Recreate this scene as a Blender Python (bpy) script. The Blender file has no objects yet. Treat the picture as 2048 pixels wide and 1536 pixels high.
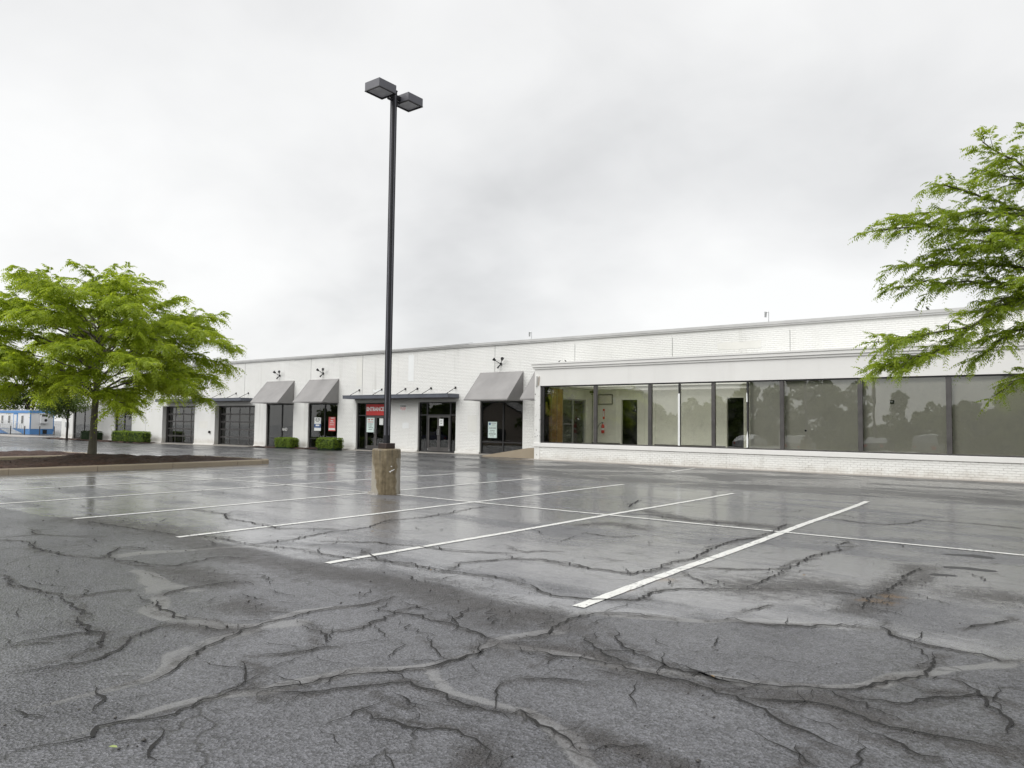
import bpy, math, random
import numpy as np
from mathutils import Matrix, Vector
rnd = random.Random(7)
NR = np.random.default_rng(11)
scene = bpy.context.scene
COL = scene.collection

# ------------------------------------------------------------------ camera
cam_data = bpy.data.cameras.new('camera')
cam_data.sensor_width = 36.0
cam_data.lens = 1486.0 / 2048.0 * 36.0
cam_data.clip_start = 0.05
cam_data.clip_end = 3000.0
cam = bpy.data.objects.new('camera', cam_data)
COL.objects.link(cam)
RW = ((0.7935098937338172, 0.0229172532486301, 0.6081256844190059), (0.6084454225656476, -0.04904158659497517, -0.792078967365728), (0.011671174125029417, 0.9985337862525163, -0.05285888200442324))
cam.matrix_world = Matrix([[*RW[0], 0.0], [*RW[1], 0.0], [*RW[2], 1.6], [0, 0, 0, 1]])
scene.camera = cam

# ------------------------------------------------------------------ sky, sun, exposure
SUN_EL, SUN_AZ = math.radians(52), math.radians(205)      # azimuth clockwise from +Y
world = bpy.data.worlds.new('World')
scene.world = world
world.use_nodes = True
wn, wl = world.node_tree.nodes, world.node_tree.links
wn.clear()
wo = wn.new('ShaderNodeOutputWorld'); wb = wn.new('ShaderNodeBackground')
wb.inputs['Strength'].default_value = 0.1
wl.new(wb.outputs[0], wo.inputs[0])
sky = wn.new('ShaderNodeTexSky'); sky.sky_type = 'NISHITA'; sky.sun_disc = False
sky.sun_elevation = SUN_EL; sky.sun_rotation = SUN_AZ
tc = wn.new('ShaderNodeTexCoord')
sx = wn.new('ShaderNodeSeparateXYZ'); wl.new(tc.outputs['Generated'], sx.inputs[0])
def wmath(op, a, b=None, clamp=False):
    m = wn.new('ShaderNodeMath'); m.operation = op; m.use_clamp = clamp
    for i, v in enumerate((a, b)):
        if v is None: continue
        if isinstance(v, (int, float)): m.inputs[i].default_value = v
        else: wl.new(v, m.inputs[i])
    return m.outputs[0]
den = wmath('ADD', wmath('MAXIMUM', sx.outputs['Z'], 0.0), 0.38)
cx = wn.new('ShaderNodeCombineXYZ')
wl.new(wmath('DIVIDE', sx.outputs['X'], den), cx.inputs[0])
wl.new(wmath('DIVIDE', sx.outputs['Y'], den), cx.inputs[1])
cx.inputs[2].default_value = 5.3
def wnoise(scale, detail, rough, dist):
    n = wn.new('ShaderNodeTexNoise'); n.inputs['Scale'].default_value = scale; n.inputs['Detail'].default_value = detail
    n.inputs['Roughness'].default_value = rough; n.inputs['Distortion'].default_value = dist
    wl.new(cx.outputs[0], n.inputs['Vector']); return n.outputs['Fac']
big = wnoise(1.25, 5, 0.48, 0.1)
fine = wnoise(4.2, 7, 0.55, 0.5)
mixv = wmath('ADD', wmath('MULTIPLY', big, 0.85), wmath('MULTIPLY', fine, 0.15))
# the cloud deck thins towards the horizon
mixv = wmath('ADD', mixv, wmath('MULTIPLY', wmath('SUBTRACT', 1.0, wmath('DIVIDE', wmath('MAXIMUM', sx.outputs['Z'], 0.0), 0.30), True), 0.12))
ramp = wn.new('ShaderNodeValToRGB'); wl.new(mixv, ramp.inputs[0])
e = ramp.color_ramp.elements
e[0].position = 0.34; e[0].color = (0.345, 0.346, 0.347, 1)
e[1].position = 0.66; e[1].color = (0.510, 0.510, 0.505, 1)
k = e.new(0.44); k.color = (0.405, 0.406, 0.406, 1)
k = e.new(0.53); k.color = (0.455, 0.455, 0.453, 1)
sc10 = wn.new('ShaderNodeVectorMath'); sc10.operation = 'SCALE'; sc10.inputs['Scale'].default_value = 10.0
wl.new(ramp.outputs[0], sc10.inputs[0])
mx = wn.new('ShaderNodeMix'); mx.data_type = 'RGBA'; mx.inputs[0].default_value = 0.96
wl.new(sky.outputs[0], mx.inputs[6]); wl.new(sc10.outputs[0], mx.inputs[7])
wl.new(mx.outputs[2], wb.inputs[0])

sun_data = bpy.data.lights.new('sun', 'SUN')
sun_data.energy = 1.5; sun_data.angle = math.radians(75); sun_data.color = (1.0, 0.985, 0.96)
sun = bpy.data.objects.new('sun', sun_data); COL.objects.link(sun)
sd = Vector((math.sin(SUN_AZ) * math.cos(SUN_EL), math.cos(SUN_AZ) * math.cos(SUN_EL), math.sin(SUN_EL)))
sun.rotation_euler = sd.to_track_quat('Z', 'Y').to_euler()

scene.view_settings.view_transform = 'Standard'
scene.view_settings.look = 'None'
scene.view_settings.exposure = 0.98
scene.view_settings.gamma = 1.0
scene.view_settings.use_curve_mapping = False
scene.cycles.max_bounces = 8
scene.cycles.transparent_max_bounces = 16
scene.cycles.diffuse_bounces = 6
scene.cycles.glossy_bounces = 3
scene.cycles.transmission_bounces = 4
scene.cycles.caustics_reflective = False
scene.cycles.caustics_refractive = False
scene.cycles.sample_clamp_indirect = 4.0
scene.cycles.use_denoising = True

# ------------------------------------------------------------------ helpers: materials
class NT:
    def __init__(s, name):
        s.m = bpy.data.materials.new(name); s.m.use_nodes = True
        s.t = s.m.node_tree; s.n = s.t.nodes; s.l = s.t.links; s.n.clear()
        s.out = s.n.new('ShaderNodeOutputMaterial')
        s.pos = s.n.new('ShaderNodeNewGeometry').outputs['Position']
    def node(s, typ, **kw):
        o = s.n.new(typ)
        for a, b in kw.items(): setattr(o, a, b)
        return o
    def put(s, sock, v):
        if isinstance(v, bpy.types.NodeSocket): s.l.new(v, sock)
        elif v is not None:
            if isinstance(v, (tuple, list)) and len(v) == 3 and sock.type == 'RGBA': v = (*v, 1)
            sock.default_value = v
    def math(s, op, a, b=None, c=None, clamp=False):
        m = s.node('ShaderNodeMath', operation=op, use_clamp=clamp)
        for i, v in enumerate((a, b, c)):
            if v is not None: s.put(m.inputs[i], v)
        return m.outputs[0]
    def noise(s, scale, detail=4, rough=0.55, vec=None, dist=0.0):
        o = s.node('ShaderNodeTexNoise')
        s.put(o.inputs['Vector'], vec if vec is not None else s.pos)
        o.inputs['Scale'].default_value = scale; o.inputs['Detail'].default_value = detail
        o.inputs['Roughness'].default_value = rough; o.inputs['Distortion'].default_value = dist
        return o.outputs['Fac']
    def scaled(s, v, vec=None):
        o = s.node('ShaderNodeMapping'); s.put(o.inputs['Vector'], vec if vec is not None else s.pos)
        o.inputs['Scale'].default_value = v; return o.outputs[0]
    def ramp(s, fac, stops):
        o = s.node('ShaderNodeValToRGB'); s.put(o.inputs[0], fac); e = o.color_ramp.elements
        for i, (p, c) in enumerate(stops):
            if isinstance(c, (int, float)): c = (c, c, c)
            el = e[i] if i < 2 else e.new(p)
            el.position = p; el.color = (*c, 1)
        return o.outputs[0]
    def step(s, v, lo, hi):
        o = s.node('ShaderNodeMapRange', interpolation_type='SMOOTHSTEP')
        s.put(o.inputs[0], v); o.inputs[1].default_value = lo; o.inputs[2].default_value = hi; return o.outputs[0]
    def mix(s, f, a, b):
        o = s.node('ShaderNodeMix', data_type='RGBA'); s.put(o.inputs[0], f); s.put(o.inputs[6], a); s.put(o.inputs[7], b); return o.outputs[2]
    def mixf(s, f, a, b):
        o = s.node('ShaderNodeMix', data_type='FLOAT'); s.put(o.inputs[0], f); s.put(o.inputs[2], a); s.put(o.inputs[3], b); return o.outputs[0]
    def attr(s, name):
        return s.node('ShaderNodeAttribute', attribute_name=name)
    def bump(s, h, strength=0.5, dist=0.01, normal=None):
        o = s.node('ShaderNodeBump'); s.put(o.inputs['Height'], h); s.put(o.inputs['Strength'], strength); o.inputs['Distance'].default_value = dist
        if normal is not None: s.put(o.inputs['Normal'], normal)
        return o.outputs[0]
    def bsdf(s, color, rough=0.6, metal=0.0, normal=None, spec=0.5, coat=None):
        o = s.node('ShaderNodeBsdfPrincipled')
        s.put(o.inputs['Base Color'], color); s.put(o.inputs['Roughness'], rough); s.put(o.inputs['Metallic'], metal)
        s.put(o.inputs['Specular IOR Level'], spec)
        if normal is not None: s.put(o.inputs['Normal'], normal)
        s.l.new(o.outputs[0], s.out.inputs[0]); return o

def simple(name, col, rough=0.6, metal=0.0, var=0.12, scale=3.0, bump=0.0, bscale=40.0, spec=0.5):
    t = NT(name)
    n = t.noise(scale, 5)
    lo = tuple(c * (1 - var) for c in col); hi = tuple(min(1, c * (1 + var)) for c in col)
    c = t.ramp(n, [(0.3, lo), (0.7, hi)])
    nm = t.bump(t.noise(bscale, 4), bump, 0.01) if bump else None
    t.bsdf(c, t.mixf(n, rough * 0.85, min(1, rough * 1.15)), metal, nm, spec)
    return t.m

def paint_mat(name, col, dirt=0.25, streak=True):
    t = NT(name)
    c = t.ramp(t.noise(0.55, 6, 0.6), [(0.3, tuple(x * 0.93 for x in col)), (0.7, col)])
    st = t.noise(1.0, 5, 0.6, t.scaled((2.2, 2.2, 0.16)))
    c = t.mix(t.math('MULTIPLY', t.step(st, 0.56, 0.8), dirt), c, (0.42, 0.41, 0.37))
    sz = t.node('ShaderNodeSeparateXYZ'); t.l.new(t.pos, sz.inputs[0])
    splash = t.step(t.math('SUBTRACT', t.math('MULTIPLY', t.noise(2.6, 5, 0.65), 0.75), sz.outputs['Z']), 0.05, 0.45)     # rain splash dirt along the foot
    c = t.mix(t.math('MULTIPLY', splash, dirt * 1.3), c, (0.40, 0.36, 0.30))
    sp = t.noise(14.0, 3, 0.6)
    c = t.mix(t.math('MULTIPLY', t.step(sp, 0.66, 0.75), dirt * 0.7), c, (0.5, 0.48, 0.43))
    t.bsdf(c, 0.72, 0, t.bump(t.noise(55, 3), 0.25, 0.004), 0.3)
    return t.m

def glass_mat(name, ior=2.1, tint=(0.80, 0.83, 0.80), wob=0.0006):
    t = NT(name)
    nm = t.bump(t.noise(0.9, 2), 0.35, wob * 10)
    fr = t.node('ShaderNodeFresnel'); fr.inputs['IOR'].default_value = ior
    tr = t.node('ShaderNodeBsdfTransparent'); t.put(tr.inputs[0], tint)
    gl = t.node('ShaderNodeBsdfGlossy'); gl.inputs['Roughness'].default_value = 0.0; t.put(gl.inputs['Color'], (0.97, 0.98, 0.97)); t.put(gl.inputs['Normal'], nm)
    df = t.node('ShaderNodeBsdfDiffuse'); t.put(df.inputs[0], (0.45, 0.45, 0.42))
    dm = t.node('ShaderNodeMixShader'); t.put(dm.inputs[0], t.math('MULTIPLY', t.step(t.noise(1.6, 6, 0.65), 0.45, 0.8), 0.06))
    t.l.new(tr.outputs[0], dm.inputs[1]); t.l.new(df.outputs[0], dm.inputs[2])
    mx = t.node('ShaderNodeMixShader'); t.l.new(fr.outputs[0], mx.inputs[0]); t.l.new(dm.outputs[0], mx.inputs[1]); t.l.new(gl.outputs[0], mx.inputs[2])
    t.l.new(mx.outputs[0], t.out.inputs[0]); return t.m

def leaf_mat(name, dark, light, trans=0.45):
    t = NT(name)
    v = t.attr('var').outputs['Fac']
    c = t.ramp(v, [(0.0, dark), (1.0, light)])
    d = t.node('ShaderNodeBsdfDiffuse'); t.put(d.inputs[0], c)
    tr = t.node('ShaderNodeBsdfTranslucent'); t.put(tr.inputs[0], t.mix(0.5, c, light))
    g = t.node('ShaderNodeBsdfGlossy'); g.inputs['Roughness'].default_value = 0.45; t.put(g.inputs[0], (0.6, 0.65, 0.6))
    m1 = t.node('ShaderNodeMixShader'); m1.inputs[0].default_value = trans
    t.l.new(d.outputs[0], m1.inputs[1]); t.l.new(tr.outputs[0], m1.inputs[2])
    m2 = t.node('ShaderNodeMixShader'); m2.inputs[0].default_value = 0.035
    t.l.new(m1.outputs[0], m2.inputs[1]); t.l.new(g.outputs[0], m2.inputs[2])
    t.l.new(m2.outputs[0], t.out.inputs[0]); return t.m

# ------------------------------------------------------------------ helpers: meshes and objects
class MB:
    def __init__(s): s.v = []; s.f = []
    def add(s, vs, fs):
        b = len(s.v); s.v.extend([tuple(map(float, p)) for p in vs]); s.f.extend([tuple(i + b for i in f) for f in fs]); return s
    def box(s, x0, x1, y0, y1, z0, z1, bev=0.0):
        if x1 < x0: x0, x1 = x1, x0
        if y1 < y0: y0, y1 = y1, y0
        if z1 < z0: z0, z1 = z1, z0
        b = min(bev, (x1 - x0) / 3, (y1 - y0) / 3, (z1 - z0) / 3)
        if b <= 0:
            vs = [(x0, y0, z0), (x1, y0, z0), (x1, y1, z0), (x0, y1, z0), (x0, y0, z1), (x1, y0, z1), (x1, y1, z1), (x0, y1, z1)]
            return s.add(vs, [(0, 3, 2, 1), (4, 5, 6, 7), (0, 1, 5, 4), (1, 2, 6, 5), (2, 3, 7, 6), (3, 0, 4, 7)])
        vs = []; idx = {}
        X, Y, Z = (x0, x1), (y0, y1), (z0, z1)
        for i in (0, 1):
            for j in (0, 1):
                for k in (0, 1):
                    sx_, sy_, sz_ = (1 if i == 0 else -1), (1 if j == 0 else -1), (1 if k == 0 else -1)
                    for ax in range(3):
                        p = [X[i] + sx_ * b, Y[j] + sy_ * b, Z[k] + sz_ * b]
                        p[ax] = (X[i], Y[j], Z[k])[ax]
                        idx[(i, j, k, ax)] = len(vs); vs.append(p)
        fs = []
        for i in (0, 1):
            q = [idx[(i, 0, 0, 0)], idx[(i, 1, 0, 0)], idx[(i, 1, 1, 0)], idx[(i, 0, 1, 0)]]; fs.append(q if i else q[::-1])
            q = [idx[(0, i, 0, 1)], idx[(0, i, 1, 1)], idx[(1, i, 1, 1)], idx[(1, i, 0, 1)]]; fs.append(q if i else q[::-1])
            q = [idx[(0, 0, i, 2)], idx[(1, 0, i, 2)], idx[(1, 1, i, 2)], idx[(0, 1, i, 2)]]; fs.append(q if i else q[::-1])
        for a in (0, 1):
            for c in (0, 1):
                fs.append([idx[(0, a, c, 1)], idx[(1, a, c, 1)], idx[(1, a, c, 2)], idx[(0, a, c, 2)]])
                fs.append([idx[(a, 0, c, 0)], idx[(a, 1, c, 0)], idx[(a, 1, c, 2)], idx[(a, 0, c, 2)]])
                fs.append([idx[(a, c, 0, 0)], idx[(a, c, 1, 0)], idx[(a, c, 1, 1)], idx[(a, c, 0, 1)]])
        for i in (0, 1):
            for j in (0, 1):
                for k in (0, 1): fs.append([idx[(i, j, k, 0)], idx[(i, j, k, 1)], idx[(i, j, k, 2)]])
        s.fix = True
        return s.add(vs, fs)
    def prism(s, poly, axis, a0, a1):
        """poly: list of 2-D points in the two other axes (in x,y,z order), extruded along axis from a0 to a1"""
        n = len(poly)
        def P(p, a):
            q = list(p); q.insert(axis, a); return q
        vs = [P(p, a0) for p in poly] + [P(p, a1) for p in poly]
        fs = [tuple(range(n))[::-1], tuple(range(n, 2 * n))] + [(i, (i + 1) % n, (i + 1) % n + n, i + n) for i in range(n)]
        s.fix = True
        return s.add(vs, fs)
    def tube(s, pts, r, seg=8, cap=True):
        pts = [Vector(p) for p in pts]; n = len(pts)
        rs = r if isinstance(r, (list, tuple)) else [r] * n
        vs = []; fs = []; up = Vector((0, 0, 1)); a = None
        for i, p in enumerate(pts):
            d = (pts[min(i + 1, n - 1)] - pts[max(i - 1, 0)]).normalized()
            if a is None:
                a = d.cross(up)
                if a.length < 1e-3: a = Vector((1, 0, 0))
            a = (a - d * a.dot(d)).normalized(); b = d.cross(a)
            for k in range(seg):
                t = 2 * math.pi * k / seg
                vs.append(p + (a * math.cos(t) + b * math.sin(t)) * rs[i])
        for i in range(n - 1):
            for k in range(seg):
                k2 = (k + 1) % seg
                fs.append((i * seg + k, i * seg + k2, (i + 1) * seg + k2, (i + 1) * seg + k))
        if cap:
            fs.append(tuple(range(seg))[::-1]); fs.append(tuple(range((n - 1) * seg, n * seg)))
        return s.add(vs, fs)
    def lathe(s, cx_, cy_, prof, seg=32, wob=None):
        vs = []; fs = []; n = len(prof)
        for i, (r, z) in enumerate(prof):
            for k in range(seg):
                t = 2 * math.pi * k / seg
                rr = r * (1 + (wob(t, z) if wob else 0))
                vs.append((cx_ + rr * math.cos(t), cy_ + rr * math.sin(t), z))
        for i in range(n - 1):
            for k in range(seg):
                k2 = (k + 1) % seg
                fs.append((i * seg + k, i * seg + k2, (i + 1) * seg + k2, (i + 1) * seg + k))
        fs.append(tuple(range(seg))[::-1]); fs.append(tuple(range((n - 1) * seg, n * seg)))
        return s.add(vs, fs)
    def skew(s, r):
        """set a pane a few millimetres out of true, as glazing is"""
        xs = [v[0] for v in s.v]; zs = [v[2] for v in s.v]; a, b = r.uniform(-0.005, 0.005), r.uniform(-0.006, 0.006)
        s.v = [(v[0], v[1] + a * (v[0] - min(xs)) / (max(xs) - min(xs)) + b * (v[2] - min(zs)) / (max(zs) - min(zs)), v[2]) for v in s.v]; return s
    fix = False
    def mesh(s, name, mat=None, smooth=False):
        me = bpy.data.meshes.new(name); me.from_pydata(s.v, [], s.f)
        if s.fix:
            import bmesh
            bm = bmesh.new(); bm.from_mesh(me); bmesh.ops.recalc_face_normals(bm, faces=bm.faces); bm.to_mesh(me); bm.free()
        if mat: me.materials.append(mat)
        if smooth: me.polygons.foreach_set('use_smooth', [True] * len(me.polygons))
        me.update(); return me
    def build(s, name, mat=None, parent=None, smooth=False, label=None):
        return link(name, s.mesh(name, mat, smooth), parent, label)

def link(name, me, parent=None, label=None):
    o = bpy.data.objects.new(name, me); COL.objects.link(o)
    hang(o, parent)
    if label: o['label'] = label
    return o
def hang(o, parent):
    if parent is None: return
    o.parent = parent
    if parent.type == 'EMPTY' and parent.parent is None:      # parts are built in place: undo the thing's own offset
        o.matrix_parent_inverse = Matrix.Translation(-Vector(parent.location))
def tag(o, label, cat=None, group=None, kind=None):
    if label: o['label'] = label
    if cat: o['category'] = cat
    if group: o['group'] = group
    if kind: o['kind'] = kind
    return o
def thing(name, label, cat, loc=(0, 0, 0), group=None):
    o = bpy.data.objects.new(name, None); COL.objects.link(o); o.location = loc; o.empty_display_size = 0.2
    return tag(o, label, cat, group)
def struct(o, label=None, kind='structure'):
    o['kind'] = kind
    if label: o['label'] = label
    return o
def copy_tree(o, parent=None):
    c = o.copy(); COL.objects.link(c)
    if parent is not None: c.parent = parent
    for ch in list(o.children): copy_tree(ch, c)
    return c
def np_mesh(name, V, F, mat, attrs=None, smooth=False):
    """V (n,3), F (m,k) arrays; attrs {name: float array per vertex}"""
    V = np.ascontiguousarray(V, dtype=np.float32); F = np.ascontiguousarray(F, dtype=np.int32)
    me = bpy.data.meshes.new(name); m, k = F.shape
    me.vertices.add(len(V)); me.vertices.foreach_set('co', V.ravel())
    me.loops.add(m * k); me.loops.foreach_set('vertex_index', F.ravel())
    me.polygons.add(m); me.polygons.foreach_set('loop_start', np.arange(0, m * k, k, dtype=np.int32)); 
    me.polygons.foreach_set('loop_total', np.full(m, k, dtype=np.int32))
    if smooth: me.polygons.foreach_set('use_smooth', np.ones(m, dtype=bool))
    for a, arr in (attrs or {}).items():
        at = me.attributes.new(a, 'FLOAT', 'POINT'); at.data.foreach_set('value', np.ascontiguousarray(arr, dtype=np.float32))
    if mat: me.materials.append(mat)
    me.update(calc_edges=True); me.validate(); return me
def lettering(name, text, size, loc, mat, parent, bold=0.0, rot=(math.pi / 2, 0, 0), align='CENTER', width=None, label=None):
    cu = bpy.data.curves.new(name, 'FONT'); cu.body = text; cu.size = size; cu.align_x = align; cu.align_y = 'CENTER'
    cu.extrude = 0.002; cu.offset = bold; cu.resolution_u = 3
    tmp = bpy.data.objects.new(name + '_outline', cu); COL.objects.link(tmp); bpy.context.view_layer.update()
    me = bpy.data.meshes.new_from_object(tmp.evaluated_get(bpy.context.evaluated_depsgraph_get()))
    bpy.data.objects.remove(tmp); me.materials.clear(); me.materials.append(mat)
    xs = [v.co.x for v in me.vertices]; k = (width / (max(xs) - min(xs))) if width else 1.0
    me.transform(Matrix.Translation(loc) @ Matrix.Rotation(math.pi / 2, 4, 'X') @ Matrix.Diagonal((k, 1, 1, 1)))
    o = bpy.data.objects.new(name, me); COL.objects.link(o); hang(o, parent)
    if label: o['label'] = label
    return o

# ------------------------------------------------------------------ ground height (metres): nearly flat lot, falling away behind and to the left
def gz(x, y):
    return -0.0085 * min(max(-22.0 - x, 0.0), 35.0) - 0.043 * min(max(-y, 0.0), 45.0)

# traced on the lot, in metres (x along the shop front, y towards it): sealed bands, worn dark areas, cracks
BANDS = [[[[-7.01,3.66],[-6.67,3.42],[-6.18,3.24],[-5.76,3.18],[-5.41,3.23],[-5.12,3.43],[-4.94,3.67]],0.13],[[[-4.58,2.03],[-4.54,2.27],[-4.64,2.48],[-4.91,2.79],[-5.08,3.12],[-5.08,3.37],[-5.19,3.71],[-5.22,4.05],[-5.11,4.31]],0.1],[[[-4.02,1.37],[-4.03,1.5],[-4.06,1.65],[-4.08,1.84],[-4.05,2.03],[-4.03,2.3],[-3.99,2.54],[-3.88,2.81],[-3.71,3.19],[-3.48,3.63],[-3.35,3.98],[-3.38,4.29]],0.085],[[[-3.41,4.34],[-3.38,4.62],[-3.31,4.86],[-3.38,5.18],[-3.36,5.46],[-3.13,5.65],[-2.75,5.81],[-2.53,5.9],[-2.33,6.11],[-1.94,6.24],[-1.6,6.38],[-1.29,6.5]],0.11],[[[-5.23,1.76],[-5.03,1.89],[-4.79,1.98],[-4.55,2.03],[-4.25,1.91],[-4.11,1.73],[-4.07,1.65]],0.13],[[[-3.39,3.58],[-3.11,3.39],[-2.85,3.39],[-2.53,3.32]],0.07],[[[-2.57,3.38],[-2.32,3.27],[-2.13,3.23],[-1.99,3.15],[-1.84,3.07]],0.09],[[[-3.24,4.25],[-3.0,4.34],[-2.66,4.41],[-2.37,4.48],[-2.18,4.6],[-1.93,4.66],[-1.66,4.64],[-1.44,4.71],[-1.25,4.89],[-1.08,5.12],[-0.95,5.37],[-0.84,5.55],[-0.61,5.93],[-0.47,6.15]],0.1],[[[-8.94,4.07],[-8.92,4.52],[-8.73,5.05],[-8.3,5.68]],0.15],[[[-7.88,3.84],[-7.04,3.77],[-6.73,3.76]],0.15]]
DARKS = [[[[-12.78,5.25],[-11.45,5.48],[-9.92,5.51],[-8.68,5.22],[-7.75,5.11],[-6.82,5.12],[-6.1,5.21],[-5.44,5.29],[-4.86,5.22],[-4.28,5.08],[-3.82,5.01]],0.4],[[[-3.82,5.01],[-3.63,5.18],[-3.34,5.11]],0.3],[[[-3.36,4.23],[-3.22,4.34],[-2.99,4.46]],0.22],[[[-2.73,4.53],[-2.47,4.39],[-2.23,4.41],[-1.97,4.38],[-1.71,4.43],[-1.53,4.43],[-1.2,4.67],[-1.02,4.6],[-0.76,4.54],[-0.53,4.53],[-0.31,4.51]],0.16],[[[-2.14,3.29],[-1.98,3.35],[-1.75,3.35],[-1.5,3.34]],0.12],[[[-5.56,3.11],[-5.13,3.29]],0.16],[[[-5.43,1.83],[-5.19,2.02]],0.2],[[[-5.94,3.78],[-5.54,3.78]],0.2],[[[-7.7,4.18],[-6.74,4.18]],0.3],[[[-2.66,7.38],[-2.41,7.59],[-2.21,7.91]],0.5],[[[-1.58,7.07],[-1.58,7.74],[-1.49,8.85],[-1.48,9.76]],0.22],[[[-0.77,8.56],[-0.47,8.55]],0.4],[[[-6.45,12.56],[-5.35,11.88],[-4.53,12.0],[-3.9,12.06]],0.25],[[[-6.35,10.14],[-6.07,10.59],[-5.43,10.41]],0.2],[[[-2.4,2.86],[-2.23,2.75]],0.12],[[[-3.93,1.66],[-3.81,1.75],[-3.73,1.93]],0.12],[[[-4.64,1.64],[-4.5,1.71],[-4.21,1.77]],0.16]]
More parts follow.
